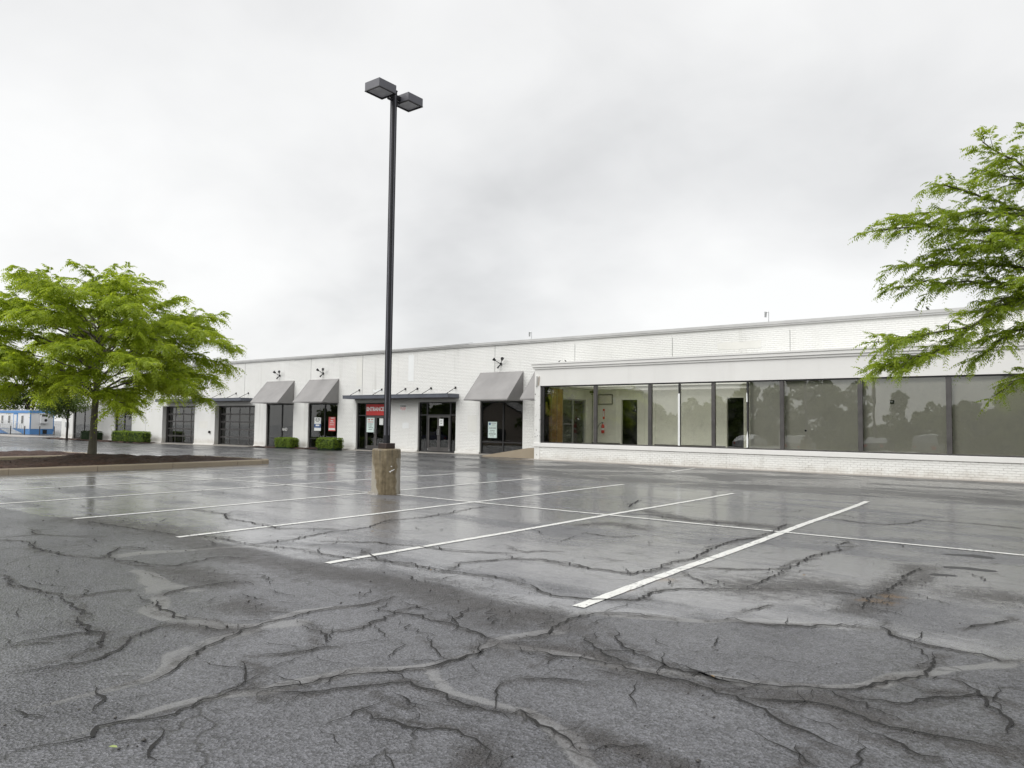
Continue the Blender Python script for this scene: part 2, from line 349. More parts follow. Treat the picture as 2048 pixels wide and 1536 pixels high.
CRACKS = [[[-8.77,2.91],[-8.1,2.8],[-7.84,2.87],[-7.37,2.95],[-6.91,2.85],[-6.36,2.77]],[[-7.26,2.91],[-7.18,3.23],[-7.08,3.46]],[[-6.36,2.77],[-6.45,2.7],[-6.2,2.62],[-5.78,2.61],[-5.49,2.45],[-5.48,2.18]],[[-5.98,2.01],[-6.02,2.25],[-5.98,2.49],[-5.78,2.61]],[[-5.33,1.79],[-5.3,1.99],[-5.22,2.26],[-5.33,2.52],[-5.51,2.67],[-5.67,2.97],[-5.59,3.13]],[[-11.26,3.72],[-10.96,3.85],[-10.06,3.75],[-9.4,3.77],[-8.94,3.96],[-9.54,4.46],[-9.09,4.61]],[[-9.17,4.08],[-8.62,4.03],[-8.16,4.14],[-7.89,4.28],[-8.05,4.85],[-7.61,5.02]],[[-6.63,3.44],[-6.78,3.78],[-6.73,4.11],[-6.57,4.4]],[[-6.54,3.4],[-6.18,3.24],[-5.94,3.23],[-5.51,3.29]],[[-5.56,3.15],[-5.31,3.2],[-5.17,3.3]],[[-4.58,2.13],[-4.52,2.32],[-4.57,2.42],[-4.71,2.61],[-4.94,2.92],[-5.08,3.28],[-5.15,3.69],[-5.16,3.89],[-5.08,4.34],[-5.01,4.57],[-5.02,4.88]],[[-4.14,1.41],[-4.09,1.49],[-4.05,1.57],[-4.01,1.64],[-3.98,1.76],[-4.09,1.83],[-4.0,2.01],[-3.94,2.17],[-4.01,2.54],[-3.89,2.69],[-3.84,2.79],[-3.78,3.01],[-3.69,3.21],[-3.55,3.38],[-3.43,3.57],[-3.41,3.79],[-3.36,4.0],[-3.41,4.34]],[[-4.55,3.02],[-4.32,3.28],[-4.29,3.45],[-4.19,3.57]],[[-4.9,3.71],[-4.53,3.66],[-4.29,3.45]],[[-4.53,3.66],[-4.47,3.88],[-4.65,4.53],[-4.55,4.85]],[[-4.81,4.39],[-4.47,4.47],[-4.04,4.48],[-3.72,4.42],[-3.43,4.36]],[[-4.04,4.48],[-4.14,4.75],[-4.27,4.97]],[[-3.95,4.14],[-3.72,3.93],[-3.51,3.81],[-3.41,3.79]],[[-3.28,3.14],[-3.07,3.08],[-2.88,3.12]],[[-3.17,2.84],[-2.9,2.84],[-2.74,2.87],[-2.61,2.97],[-2.47,2.95],[-2.32,2.89],[-2.23,2.75]],[[-3.84,2.66],[-3.59,2.89],[-3.51,3.06],[-3.44,3.15],[-3.32,3.33],[-3.06,3.32],[-2.83,3.26],[-2.62,3.29],[-2.47,3.25]],[[-4.48,2.9],[-4.34,2.85],[-4.14,2.72],[-3.97,2.68]],[[-4.1,2.69],[-4.01,2.54]],[[-12.36,5.22],[-10.02,5.42],[-9.41,5.66],[-8.35,5.64],[-7.74,5.8],[-6.82,5.82],[-6.21,6.04],[-5.8,6.01],[-5.47,6.02],[-5.12,6.06],[-4.63,6.07]],[[-8.51,5.75],[-8.48,6.35],[-8.7,7.09],[-8.6,7.71],[-9.01,8.51],[-8.82,9.13],[-9.13,11.16]],[[-12.52,7.12],[-11.66,7.18],[-11.05,6.85],[-10.36,6.86],[-9.47,6.73],[-8.91,7.25]],[[-7.24,6.37],[-6.66,6.06],[-6.11,5.93],[-5.44,5.95]],[[-5.44,5.95],[-5.63,6.45],[-5.51,6.75],[-5.44,7.13]],[[-8.06,6.44],[-7.49,6.81],[-7.19,6.8],[-6.72,6.96],[-6.17,7.07],[-5.6,7.33]],[[-12.09,4.36],[-11.52,4.22],[-11.3,4.27],[-11.49,3.79]],[[-11.3,4.27],[-10.89,4.48],[-10.6,4.74]],[[-4.75,2.1],[-4.45,2.03],[-4.38,1.94],[-4.26,1.91]],[[-4.72,1.67],[-4.53,1.66],[-4.38,1.72]],[[-3.84,2.03],[-3.64,1.89],[-3.44,1.77]],[[-4.56,6.06],[-4.24,5.96],[-3.85,5.81],[-3.59,5.91],[-3.25,6.19],[-3.3,6.54],[-3.15,6.88],[-2.64,7.25],[-2.34,7.51],[-2.02,7.71],[-1.7,7.71]],[[-5.39,7.07],[-5.08,7.23],[-4.43,7.19],[-3.85,7.15],[-3.79,7.75],[-3.77,8.59],[-3.87,9.35],[-3.89,10.3],[-3.7,10.78]],[[-3.5,7.63],[-3.12,7.29],[-2.81,7.17]],[[-3.62,7.9],[-3.09,8.17],[-2.68,8.62],[-2.69,9.11],[-2.7,9.65],[-2.53,10.4],[-2.64,11.27]],[[-2.66,7.3],[-2.65,7.85],[-2.68,8.62]],[[-2.33,6.27],[-2.32,6.5],[-2.27,6.78]],[[-1.5,9.74],[-1.57,8.95],[-1.55,8.32],[-1.64,7.63],[-1.57,7.13]],[[-1.35,6.79],[-1.22,6.42],[-1.05,6.31],[-0.8,6.28],[-0.6,6.29],[-0.48,6.18],[-0.36,6.28]],[[-2.53,5.9],[-2.33,6.11],[-2.23,6.05],[-1.92,6.16],[-1.61,6.42],[-1.31,6.58]],[[-0.88,6.14],[-0.84,5.88],[-0.86,5.6],[-0.83,5.52],[-0.95,5.34],[-1.07,5.15],[-1.08,5.06],[-1.25,4.86],[-1.41,4.79],[-1.66,4.64],[-1.82,4.63],[-2.24,4.72]],[[-2.93,5.17],[-2.66,4.81],[-2.37,4.69],[-2.19,4.59],[-1.82,4.59],[-1.72,4.54]],[[-3.08,4.87],[-2.92,4.75],[-2.67,4.57],[-2.35,4.5]],[[-3.24,4.25],[-3.0,4.34],[-2.71,4.4],[-2.46,4.44],[-2.23,4.41],[-2.09,4.4],[-1.88,4.4],[-1.66,4.37],[-1.46,4.28],[-1.36,4.18],[-1.18,4.11],[-1.01,4.02],[-0.89,4.01]],[[-1.66,4.37],[-1.4,4.48],[-1.17,4.57],[-1.0,4.52],[-0.8,4.47],[-0.64,4.48],[-0.49,4.52],[-0.33,4.5]],[[-1.03,4.41],[-0.91,4.3],[-0.76,4.26],[-0.66,4.17],[-0.55,4.22],[-0.52,4.14]],[[-1.24,4.82],[-1.07,4.8],[-0.87,4.87],[-0.72,5.13],[-0.55,5.33],[-0.48,5.23],[-0.4,5.06],[-0.34,4.93],[-0.4,4.71]],[[-0.96,5.27],[-0.8,5.18],[-0.55,5.33]],[[-0.83,5.52],[-0.64,5.53],[-0.51,5.31],[-0.31,5.3]],[[-0.78,6.97],[-0.75,7.14],[-0.57,7.44],[-0.46,7.64]],[[-1.18,3.92],[-1.13,3.81],[-1.08,3.68]],[[-2.59,3.41],[-2.38,3.33],[-2.19,3.27],[-2.08,3.23],[-1.96,3.14]],[[-3.38,4.45],[-3.28,4.62],[-3.31,4.86],[-3.35,5.1],[-3.31,5.5],[-3.1,5.68],[-2.75,5.81]],[[-2.86,4.08],[-2.9,4.32]],[[-2.86,3.76],[-2.62,3.96],[-2.38,4.1]],[[-6.64,11.87],[-6.12,12.1],[-5.35,11.88],[-4.53,12.0],[-3.99,12.09]],[[-3.58,13.74],[-2.66,13.51],[-2.37,13.98],[-2.23,14.76],[-1.3,14.74],[-0.79,14.62]],[[-7.03,12.86],[-7.53,14.32]],[[-3.9,12.57],[-3.76,11.38],[-3.8,10.85]],[[-5.88,7.7],[-5.51,7.53],[-5.42,7.72],[-5.18,7.82]],[[-5.91,9.44],[-5.33,9.31],[-5.12,9.66]],[[-2.24,4.72],[-2.01,4.65],[-1.8,4.58],[-1.59,4.61]]]
SEAM = [[-15.3,5.03],[-13.44,5.06],[-12.51,5.29],[-10.02,5.42],[-8.1,5.48],[-6.31,5.38],[-5.01,5.52],[-4.03,5.29],[-3.49,5.35],[-2.75,5.81],[-1.3,6.54],[-0.48,6.18],[-0.36,6.25]]
BLACK_PATCHES = [[[-1.35,10.95],[-1.14,11.02],[-1.03,11.0]],[[-1.28,10.03],[-1.11,10.08],[-0.96,10.05]],[[-1.29,9.36],[-1.2,9.41],[-1.13,9.41]]]  # near-black matte patches, kept free of the water film
RUST = [[-3.58,7.14],[-3.62,6.48],[-1.61,7.59],[-1.56,7.89]]


def polydist(pts, px, py):
    """distance from grid points to a polyline"""
    d = np.full(px.shape, 1e9, dtype=np.float32)
    for (x0, y0), (x1, y1) in zip(pts[:-1], pts[1:]):
        dx, dy = x1 - x0, y1 - y0
        L2 = dx * dx + dy * dy + 1e-9
        t = np.clip(((px - x0) * dx + (py - y0) * dy) / L2, 0, 1)
        d = np.minimum(d, np.hypot(px - (x0 + t * dx), py - (y0 + t * dy)))
    return d

# ------------------------------------------------------------------ asphalt
def asphalt_material():
    t = NT('wet_asphalt')
    seal = t.attr('seal').outputs['Fac']; worn = t.attr('worn').outputs['Fac']; coat = t.attr('coat').outputs['Fac']; pud = t.attr('pool').outputs['Fac']
    n_big = t.noise(0.16, 5, 0.6); n_mid = t.noise(0.9, 6, 0.62); n_fine = t.noise(7.0, 5, 0.65)
    streak = t.noise(1.0, 6, 0.62, t.scaled((0.22, 0.75, 1)), 0.4)
    agg = t.node('ShaderNodeTexVoronoi', feature='F1'); agg.inputs['Scale'].default_value = 70; t.put(agg.inputs['Vector'], t.pos)
    grit = t.noise(150, 2, 0.6)
    stone = t.node('ShaderNodeTexVoronoi', feature='F1'); stone.inputs['Scale'].default_value = 58; t.put(stone.inputs['Vector'], t.pos)
    sepc = t.node('ShaderNodeSeparateColor'); t.l.new(stone.outputs['Color'], sepc.inputs[0]); speck = sepc.outputs[0]
    # edges of the traced marks are broken up by noise
    brk = t.math('ADD', t.math('MULTIPLY', t.math('SUBTRACT', n_fine, 0.5), 0.9), t.math('MULTIPLY', t.math('SUBTRACT', t.noise(38, 3, 0.7), 0.5), 0.8))
    sealm = t.math('MULTIPLY', t.step(t.math('ADD', seal, t.math('MULTIPLY', brk, 0.55)), 0.36, 0.60), t.step(t.noise(1.1, 3), 0.28, 0.46))
    wornm = t.step(t.math('ADD', worn, brk), 0.35, 0.85)
    coatm = t.step(t.math('ADD', coat, t.math('MULTIPLY', t.math('ADD', brk, t.math('SUBTRACT', n_mid, 0.5)), 0.6)), 0.35, 0.65)
    blkm = t.step(t.math('ADD', pud, t.math('MULTIPLY', brk, 0.3)), 0.45, 0.6)
    # fine crack web on worn patches (edges of distorted cells)
    def web(scale, w, seed):
        o = t.node('ShaderNodeTexVoronoi', feature='DISTANCE_TO_EDGE'); o.inputs['Scale'].default_value = scale
        nz = t.node('ShaderNodeTexNoise'); t.put(nz.inputs['Vector'], t.pos); nz.inputs['Scale'].default_value = scale * 3.0; nz.inputs['Detail'].default_value = 5
        vm = t.node('ShaderNodeVectorMath', operation='SCALE'); vm.inputs['Scale'].default_value = 0.55 / scale
        t.l.new(nz.outputs['Color'], vm.inputs[0])
        va = t.node('ShaderNodeVectorMath', operation='ADD'); t.l.new(vm.outputs[0], va.inputs[0]); t.l.new(t.scaled((1, 1, 0)), va.inputs[1])
        off = t.node('ShaderNodeVectorMath', operation='ADD'); t.l.new(va.outputs[0], off.inputs[0]); off.inputs[1].default_value = (seed, seed * 1.7, 0)
        t.l.new(off.outputs[0], o.inputs['Vector'])
        return t.math('SUBTRACT', 1.0, t.step(o.outputs['Distance'], 0.0, w))
    web1 = t.math('MULTIPLY', web(0.55, 0.012, 3.1), t.step(t.noise(0.33, 3, 0.5, t.scaled((1, 1, 1))), 0.47, 0.58))
    web2 = t.math('MULTIPLY', web(2.3, 0.03, 7.7), t.math('MAXIMUM', t.math('MULTIPLY', t.step(worn, 0.25, 0.8), 0.9), t.math('MULTIPLY', t.step(n_mid, 0.60, 0.72), 0.5)))
    webs = t.math('MAXIMUM', web1, web2)
    # water film: where the surface is filled it is smooth and mirrors the sky
    film = t.step(t.math('ADD', t.math('MULTIPLY', streak, 0.7), t.math('MULTIPLY', n_mid, 0.3)), 0.36, 0.54)
    film = t.math('MULTIPLY', film, t.mixf(coatm, 0.22, 0.95))
    film = t.math('MULTIPLY', film, t.math('SUBTRACT', 1.0, t.math('MULTIPLY', wornm, 0.85)))
    # the drive lane in front of the shops is older, darker and holds broad shallow pools
    spy = t.node('ShaderNodeSeparateXYZ'); t.l.new(t.pos, spy.inputs[0])
    lane = t.step(t.math('ADD', spy.outputs['Y'], t.math('MULTIPLY', t.math('SUBTRACT', n_big, 0.5), 7.0)), 17.2, 19.2)
    pools = t.step(t.noise(1.0, 5, 0.6, t.scaled((0.30, 0.55, 1)), 0.6), 0.44, 0.56)
    film = t.mixf(lane, film, t.math('MULTIPLY', pools, 0.50))
    film = t.math('MULTIPLY', film, t.math('SUBTRACT', 1.0, blkm))
    base = t.ramp(t.math('ADD', t.math('MULTIPLY', n_mid, 0.55), t.math('MULTIPLY', grit, 0.45)), [(0.30, (0.051, 0.051, 0.057)), (0.5, (0.087, 0.088, 0.098)), (0.72, (0.142, 0.143, 0.157))])
    base = t.mix(coatm, base, t.ramp(t.math('ADD', t.math('MULTIPLY', n_big, 0.5), t.math('MULTIPLY', n_fine, 0.5)), [(0.3, (0.098, 0.099, 0.108)), (0.7, (0.160, 0.162, 0.175))]))
    lanec = t.mix(pools, t.mix(t.step(streak, 0.52, 0.62), (0.055, 0.054, 0.054), (0.17, 0.165, 0.16)), (0.034, 0.034, 0.035))
    base = t.mix(t.math('MULTIPLY', lane, 0.85), base, lanec)
    tone = t.math('ADD', 0.45, t.math('MULTIPLY', speck, 1.10))
    tone = t.mixf(t.math('MAXIMUM', t.math('MULTIPLY', sealm, 0.8), t.math('MULTIPLY', coatm, 0.35)), tone, 1.0)
    vs_ = t.node('ShaderNodeVectorMath', operation='SCALE'); t.l.new(base, vs_.inputs[0]); t.l.new(tone, vs_.inputs['Scale']); base = vs_.outputs[0]
    base = t.mix(t.math('MULTIPLY', sealm, 0.7), base, t.mix(n_fine, (0.150, 0.149, 0.150), (0.205, 0.203, 0.202)))
    base = t.mix(t.math('MULTIPLY', wornm, 0.75), base, t.mix(t.noise(2.1, 3), (0.018, 0.016, 0.016), (0.040, 0.031, 0.027)))
    chips = t.math('MULTIPLY', t.step(t.noise(95, 1, 0.5), 0.70, 0.76), t.math('ADD', t.math('MULTIPLY', wornm, 0.8), 0.12))
    base = t.mix(chips, base, (0.24, 0.23, 0.22))
    base = t.mix(t.math('MULTIPLY', webs, 0.85), base, (0.012, 0.011, 0.011))
    base = t.mix(t.math('MULTIPLY', blkm, 0.8), base, (0.012, 0.013, 0.012))
    rust = t.attr('rust').outputs['Fac']
    base = t.mix(t.math('MULTIPLY', t.step(t.math('ADD', rust, t.math('MULTIPLY', brk, 0.9)), 0.55, 0.9), 0.75), base, (0.20, 0.115, 0.04))
    rough = t.mixf(film, t.mixf(n_fine, 0.24, 0.42), t.mixf(n_fine, 0.13, 0.28))
    rough = t.mixf(t.math('MULTIPLY', sealm, 0.7), rough, 0.30)
    rough = t.mixf(blkm, rough, 0.5)
    h = t.math('ADD', t.math('MULTIPLY', agg.outputs['Distance'], 0.7), t.math('ADD', t.math('MULTIPLY', grit, 0.6), t.math('MULTIPLY', stone.outputs['Distance'], 1.6)))
    h = t.math('MULTIPLY', h, t.math('SUBTRACT', 1.0, t.math('MULTIPLY', t.math('MAXIMUM', t.math('MULTIPLY', film, 0.8), t.math('MULTIPLY', sealm, 0.75)), 0.97)))
    h = t.math('MULTIPLY', h, t.mixf(wornm, 1.0, 1.6))
    h = t.math('SUBTRACT', h, t.math('MULTIPLY', webs, 0.9))
    nm0 = t.bump(t.math('ADD', n_mid, t.math('MULTIPLY', n_big, 2.0)), t.math('SUBTRACT', 0.25, t.math('MULTIPLY', blkm, 0.25)), 0.02)
    nm = t.bump(h, 1.0, 0.010)
    nm = t.bump(t.math('ADD', n_mid, t.math('MULTIPLY', n_big, 2.0)), t.math('SUBTRACT', 0.25, t.math('MULTIPLY', blkm, 0.25)), 0.02, nm)
    o = t.bsdf(base, rough, 0, nm, t.mixf(film, 0.5, 0.5))
    t.put(o.inputs['Coat Weight'], t.math('MULTIPLY', film, 1.0)); t.put(o.inputs['Coat Roughness'], t.mixf(n_fine, 0.08, 0.26)); o.inputs['Coat IOR'].default_value = 1.5
    t.l.new(nm0, o.inputs['Coat Normal'])
    return t.m
M_ASPHALT = asphalt_material()

def build_lot():
    fx = np.arange(-22.0, 5.001, 0.055); fy = np.arange(2.2, 20.001, 0.055)
    xs = np.concatenate([[-500, -250, -150, -110, -90, -76, -57, -46, -40, -34, -28, -25], fx, [8, 12, 20, 35, 60, 120, 300, 600]])
    ys = np.concatenate([[-600, -300, -150, -90, -60, -45, -30, -15, -6, 0, 1.2], fy, [22, 24, 26, 28, 30, 34, 45, 70, 120, 250, 600]])
    X, Y = np.meshgrid(xs, ys)
    Z = -0.0085 * np.clip(-22 - X, 0, 35) - 0.043 * np.clip(-Y, 0, 45)
    n, m = X.shape
    seal = np.zeros_like(X); worn = np.zeros_like(X); pool = np.zeros_like(X); rust = np.zeros_like(X)
    i0, i1 = 12, 12 + len(fx); j0, j1 = 11, 11 + len(fy)
    px, py = X[j0:j1, i0:i1].astype(np.float32), Y[j0:j1, i0:i1].astype(np.float32)
    # low-frequency warp so the traced edges wander
    wx = px + 0.05 * np.sin(py * 5.1 + px * 2.3) + 0.03 * np.sin(px * 11.0 + 1.0); wy = py + 0.05 * np.sin(px * 4.3 - py * 3.1) + 0.03 * np.sin(py * 12.7)
    def paint(dst, pts, hw, soft):
        pts_a = np.array(pts); lo = pts_a.min(0) - hw * 2 - 0.4; hi = pts_a.max(0) + hw * 2 + 0.4
        ii = np.where((fx >= lo[0]) & (fx <= hi[0]))[0]; jj = np.where((fy >= lo[1]) & (fy <= hi[1]))[0]
        if len(ii) == 0 or len(jj) == 0: return
        a, b, c, d = ii[0], ii[-1] + 1, jj[0], jj[-1] + 1
        dd = polydist(pts, wx[c:d, a:b], wy[c:d, a:b])
        val = np.clip((hw * (1 + soft) - dd) / (hw * soft + 1e-6) * 0.5, 0, 1) if soft > 0 else (dd < hw)
        sub = dst[j0 + c:j0 + d, i0 + a:i0 + b]
        np.maximum(sub, val, out=sub)
    for pts, hw in BANDS: paint(seal, pts, hw * 0.62, 0.9)
    for pts, hw in DARKS: paint(worn, pts, hw, 1.6)
    for pts in CRACKS: paint(worn, pts, 0.045, 2.4)
    for pts in BLACK_PATCHES: paint(pool, pts, 0.10, 0.8)
    for p in RUST: paint(rust, [p, [p[0] + 0.12, p[1] + 0.05]], 0.14, 1.5)
    sxy = np.array(SEAM); sy = np.interp(X, sxy[:, 0], sxy[:, 1])
    coat = np.clip((Y - sy) / 0.5 + 0.5, 0, 1)
    coat = np.where((X < -40) | (X > 12), 0.6, coat)
    V = np.stack([X.ravel(), Y.ravel(), Z.ravel()], 1)
    idx = np.arange(n * m).reshape(n, m)
    F = np.stack([idx[:-1, :-1].ravel(), idx[:-1, 1:].ravel(), idx[1:, 1:].ravel(), idx[1:, :-1].ravel()], 1)
    me = np_mesh('parking_lot', V, F, M_ASPHALT, dict(seal=seal.ravel(), worn=worn.ravel(), coat=coat.ravel(), pool=pool.ravel(), rust=rust.ravel()), smooth=True)
    struct(link('parking_lot', me), 'wet grey cracked asphalt of the empty parking lot')
build_lot()

# ------------------------------------------------------------------ open cracks: thin jagged strips of dark filled gap, 3 mm above the sheet
M_CRACK = simple('crack_dirt', (0.008, 0.0075, 0.007), 0.9, 0, 0.4, 20)
def build_cracks():
    V = []; F = []
    r = random.Random(5)
    def jag(pts):
        out = [pts[0]]
        for a, b in zip(pts[:-1], pts[1:]):
            L = math.hypot(b[0] - a[0], b[1] - a[1]); n = max(1, int(L / 0.05))
            nx, ny = -(b[1] - a[1]) / (L + 1e-9), (b[0] - a[0]) / (L + 1e-9)
            off = [0.0] * (n + 1); step = n
            amp = min(0.09, L * 0.13)
            while step > 1:                                # midpoint displacement
                half = step // 2; i = 0
                while i + half < n:
                    j = min(i + step, n)
                    off[i + half] = (off[i] + off[j]) / 2 + r.uniform(-amp, amp); i += step
                amp *= 0.58; step = half
            for i in range(1, n + 1):
                t = i / n; o = off[i] if i < n else 0.0
                o += r.uniform(-0.016, 0.016) if i < n else 0
                out.append((a[0] + (b[0] - a[0]) * t + nx * o, a[1] + (b[1] - a[1]) * t + ny * o))
        return out
    def ribbon(pts, w0):
        n = len(pts); b = len(V); w = w0
        for i, p in enumerate(pts):
            a = pts[max(i - 1, 0)]; c = pts[min(i + 1, n - 1)]
            dx, dy = c[0] - a[0], c[1] - a[1]; L = math.hypot(dx, dy) + 1e-9
            w = 0.7 * w + 0.3 * w0 * r.choice((0.25, 0.6, 1.0, 1.3, 1.9))
            e = min(1.0, (min(i, n - 1 - i) + 0.4) / 5)
            hw = 0.5 * w * e
            V.append((p[0] - dy / L * hw, p[1] + dx / L * hw, 0.0085)); V.append((p[0] + dy / L * hw, p[1] - dx / L * hw, 0.0085))
        for i in range(n - 1): F.append((b + 2 * i, b + 2 * i + 1, b + 2 * i + 3, b + 2 * i + 2))
    for pts in CRACKS:
        j = jag(pts)
        far = sum(p[1] for p in pts) / len(pts)
        w0 = 0.018 + 0.0008 * max(0, far - 5)
        ribbon(j, w0)
        for q in range(len(j) // 30):                      # short side branches
            i = r.randrange(len(j)); p = j[i]; a = r.uniform(0, 6.28); L = r.uniform(0.1, 0.55)
            br = [p]
            for s_ in range(int(L / 0.04)):
                a += r.uniform(-0.7, 0.7); br.append((br[-1][0] + 0.04 * math.cos(a), br[-1][1] + 0.04 * math.sin(a)))
            if len(br) > 2: ribbon(br, 0.006 + 0.0006 * max(0, far - 5))
    # finer web of cracks: edges of irregular cells, kept where the surface has broken up
    from mathutils.geometry import delaunay_2d_cdt
    pts = []
    for i in range(46):
        for k in range(34): pts.append(Vector((-20.0 + i * 0.50 + r.uniform(-0.24, 0.24), 1.8 + k * 0.44 + r.uniform(-0.21, 0.21))))
    vs, _, tris, *_ = delaunay_2d_cdt(pts, [], [], 0, 1e-6)
    def centre(t_):
        A, B, C = (vs[q] for q in t_); d = 2 * (A.x * (B.y - C.y) + B.x * (C.y - A.y) + C.x * (A.y - B.y))
        if abs(d) < 1e-6: return (A + B + C) / 3
        return Vector(((A.length_squared * (B.y - C.y) + B.length_squared * (C.y - A.y) + C.length_squared * (A.y - B.y)) / d, (A.length_squared * (C.x - B.x) + B.length_squared * (A.x - C.x) + C.length_squared * (B.x - A.x)) / d))
    edge = {}
    for t_ in tris:
        c_ = centre(t_)
        for q in range(3): edge.setdefault(frozenset((t_[q], t_[(q + 1) % 3])), []).append(c_)
    occ = np.array([q for pts_ in CRACKS for q in pts_] + [q for pts_, hw in DARKS for q in pts_])
    for cs in edge.values():
        if len(cs) != 2: continue
        a, c = cs; L = (a - c).length; m_ = (a + c) / 2
        if L < 0.06 or L > 0.9 or m_.y < 2.0 or m_.y > 15: continue
        near_ = float(np.min(np.hypot(occ[:, 0] - m_.x, occ[:, 1] - m_.y)))
        patch = 0.5 + 0.5 * math.sin(m_.x * 1.3 + 1.7 * math.sin(m_.y * 0.9)) * math.cos(m_.y * 1.1 - 0.6 * m_.x)
        keep = (0.66 * math.exp(-near_ / 0.40) + 0.55 * patch ** 2) * (1.0 if m_.y < 6.3 else 0.38)
        if r.random() > keep: continue
        ribbon(jag([(a.x, a.y), (c.x, c.y)]), r.choice((0.009, 0.011, 0.014)) + 0.0006 * max(0, m_.y - 5))
    me = np_mesh('pavement_cracks', np.array(V), np.array(F), M_CRACK)
    struct(link('pavement_cracks', me), 'jagged dark cracks running through the wet asphalt', 'stuff')
build_cracks()

# loose grit and bits of gravel on the worn stretches
def build_grit():
    r = np.random.default_rng(3); N = 2600
    P = []
    for pts, hw in DARKS:
        pa = np.array(pts); seg = np.linalg.norm(np.diff(pa, axis=0), axis=1)
        k = int(70 * seg.sum()) + 8
        for _ in range(min(k, 260)):
            i = r.choice(len(seg), p=seg / seg.sum()); t = r.random()
            P.append(pa[i] * (1 - t) + pa[i + 1] * t + r.normal(0, hw * 0.8, 2))
    for _ in range(500): P.append([r.uniform(-14, 0), r.uniform(2.6, 13)])
    P = np.array(P); N = len(P)
    s = r.lognormal(-5.75, 0.5, N)[:, None, None]
    base = np.array([[1, 0, 0], [0, 1, 0], [-1, 0, 0], [0, -1, 0], [0, 0, 1.0], [0, 0, -0.6]])
    V = base[None] * s * (0.7 + 0.6 * r.random((N, 6, 1)))
    a = r.uniform(0, 6.28, N); c, sn = np.cos(a), np.sin(a)
    V = np.stack([V[..., 0] * c[:, None] - V[..., 1] * sn[:, None], V[..., 0] * sn[:, None] + V[..., 1] * c[:, None], V[..., 2]], -1)
    V[..., 0] += P[:, 0, None]; V[..., 1] += P[:, 1, None]; V[..., 2] += 0.004
    f = np.array([[0, 1, 4], [1, 2, 4], [2, 3, 4], [3, 0, 4], [1, 0, 5], [2, 1, 5], [3, 2, 5], [0, 3, 5]])
    F = (f[None] + 6 * np.arange(N)[:, None, None]).reshape(-1, 3)
    me = np_mesh('gravel', V.reshape(-1, 3), F, simple('grit_stone', (0.07, 0.066, 0.062), 0.6, 0, 0.6, 30))
    struct(link('gravel', me), 'loose dark grit scattered on the worn asphalt', 'stuff')
build_grit()

# ------------------------------------------------------------------ painted stall lines, 4 mm above the asphalt
def line_material():
    t = NT('stall_paint')
    n = t.noise(26, 5, 0.7); n2 = t.noise(3.0, 4, 0.6)
    col = t.ramp(n2, [(0.3, (0.60, 0.60, 0.57)), (0.7, (0.76, 0.76, 0.73))])
    wear = t.step(t.math('ADD', t.math('MULTIPLY', n, 0.75), t.math('MULTIPLY', n2, 0.35)), 0.585, 0.68)
    col = t.mix(wear, col, (0.08, 0.08, 0.08))
    t.bsdf(col, t.mixf(n, 0.25, 0.5), 0, t.bump(t.noise(120, 2), 0.4, 0.003), 0.5)
    return t.m
M_LINE = line_material()
def stall_line(x0, y0, x1, y1, w, seed):
    r = random.Random(seed); L = math.hypot(x1 - x0, y1 - y0); n = max(2, int(L / 0.12))
    nx, ny = -(y1 - y0) / L, (x1 - x0) / L
    vs = []; fs = []
    for i in range(n + 1):
        t = i / n; wob = 0.012 * math.sin(t * L * 1.1 + seed)
        x, y = x0 + (x1 - x0) * t + nx * wob, y0 + (y1 - y0) * t + ny * wob
        a, b = w / 2 + r.uniform(-0.007, 0.007), w / 2 + r.uniform(-0.007, 0.007)
        z = gz(x, y) + 0.005
        vs += [(x + nx * a, y + ny * a, z), (x - nx * b, y - ny * b, z)]
        if i: fs.append((2 * i - 2, 2 * i - 1, 2 * i + 1, 2 * i))
    me = bpy.data.meshes.new('stall_line'); me.from_pydata(vs, [], fs); me.materials.append(M_LINE)
    return struct(link('stall_line', me))
for k, (a, b, w) in enumerate([((-3.54, 5.60), (-3.73, 17.55), .115), ((-6.78, 5.46), (-6.60, 17.3), .105), ((-9.78, 5.33), (-9.79, 17.7), .105), ((-12.76, 5.22), (-12.77, 17.67), .105),
                               ((-15.95, 5.2), (-15.65, 17.5), .105), ((-18.9, 5.3), (-18.4, 17.0), .105), ((-21.9, 5.4), (-21.5, 17.0), .105), ((-11.2, 23.6), (-11.5, 26.2), .10)]):
    stall_line(*a, *b, w, k)
for k, (a, b) in enumerate([((-23.3, 11.0), (-12.7, 11.5)), ((-12.0, 11.54), (8.0, 11.5))]):
    # the long line crosses the stall lines 2 mm higher
    o = stall_line(a[0], a[1], b[0], b[1], 0.085 if k else 0.06, 20 + k); o.location.z = 0.002

# ------------------------------------------------------------------ concrete strips along the walls
M_CONC = None
def concrete_mat(name, lo, hi, bscale=30, rough=0.7):
    t = NT(name)
    a = t.noise(1.3, 6, 0.62); b = t.noise(18, 5, 0.65)
    c = t.mix(t.math('ADD', t.math('MULTIPLY', a, 0.6), t.math('MULTIPLY', b, 0.4)), lo, hi)
    c = t.mix(t.math('MULTIPLY', t.step(t.noise(60, 2), 0.62, 0.72), 0.4), c, tuple(x * 0.45 for x in lo))
    t.bsdf(c, t.mixf(a, rough * 0.7, rough), 0, t.bump(t.noise(bscale, 6, 0.7), 0.5, 0.01), 0.4)
    return t.m
M_CONC = concrete_mat('damp_concrete', (0.24, 0.225, 0.20), (0.40, 0.38, 0.345))
M_STRIP = concrete_mat('pale_strip_concrete', (0.26, 0.235, 0.21), (0.44, 0.41, 0.375), 30, 0.45)
M_KERB = concrete_mat('kerb_concrete', (0.25, 0.20, 0.14), (0.44, 0.375, 0.28))
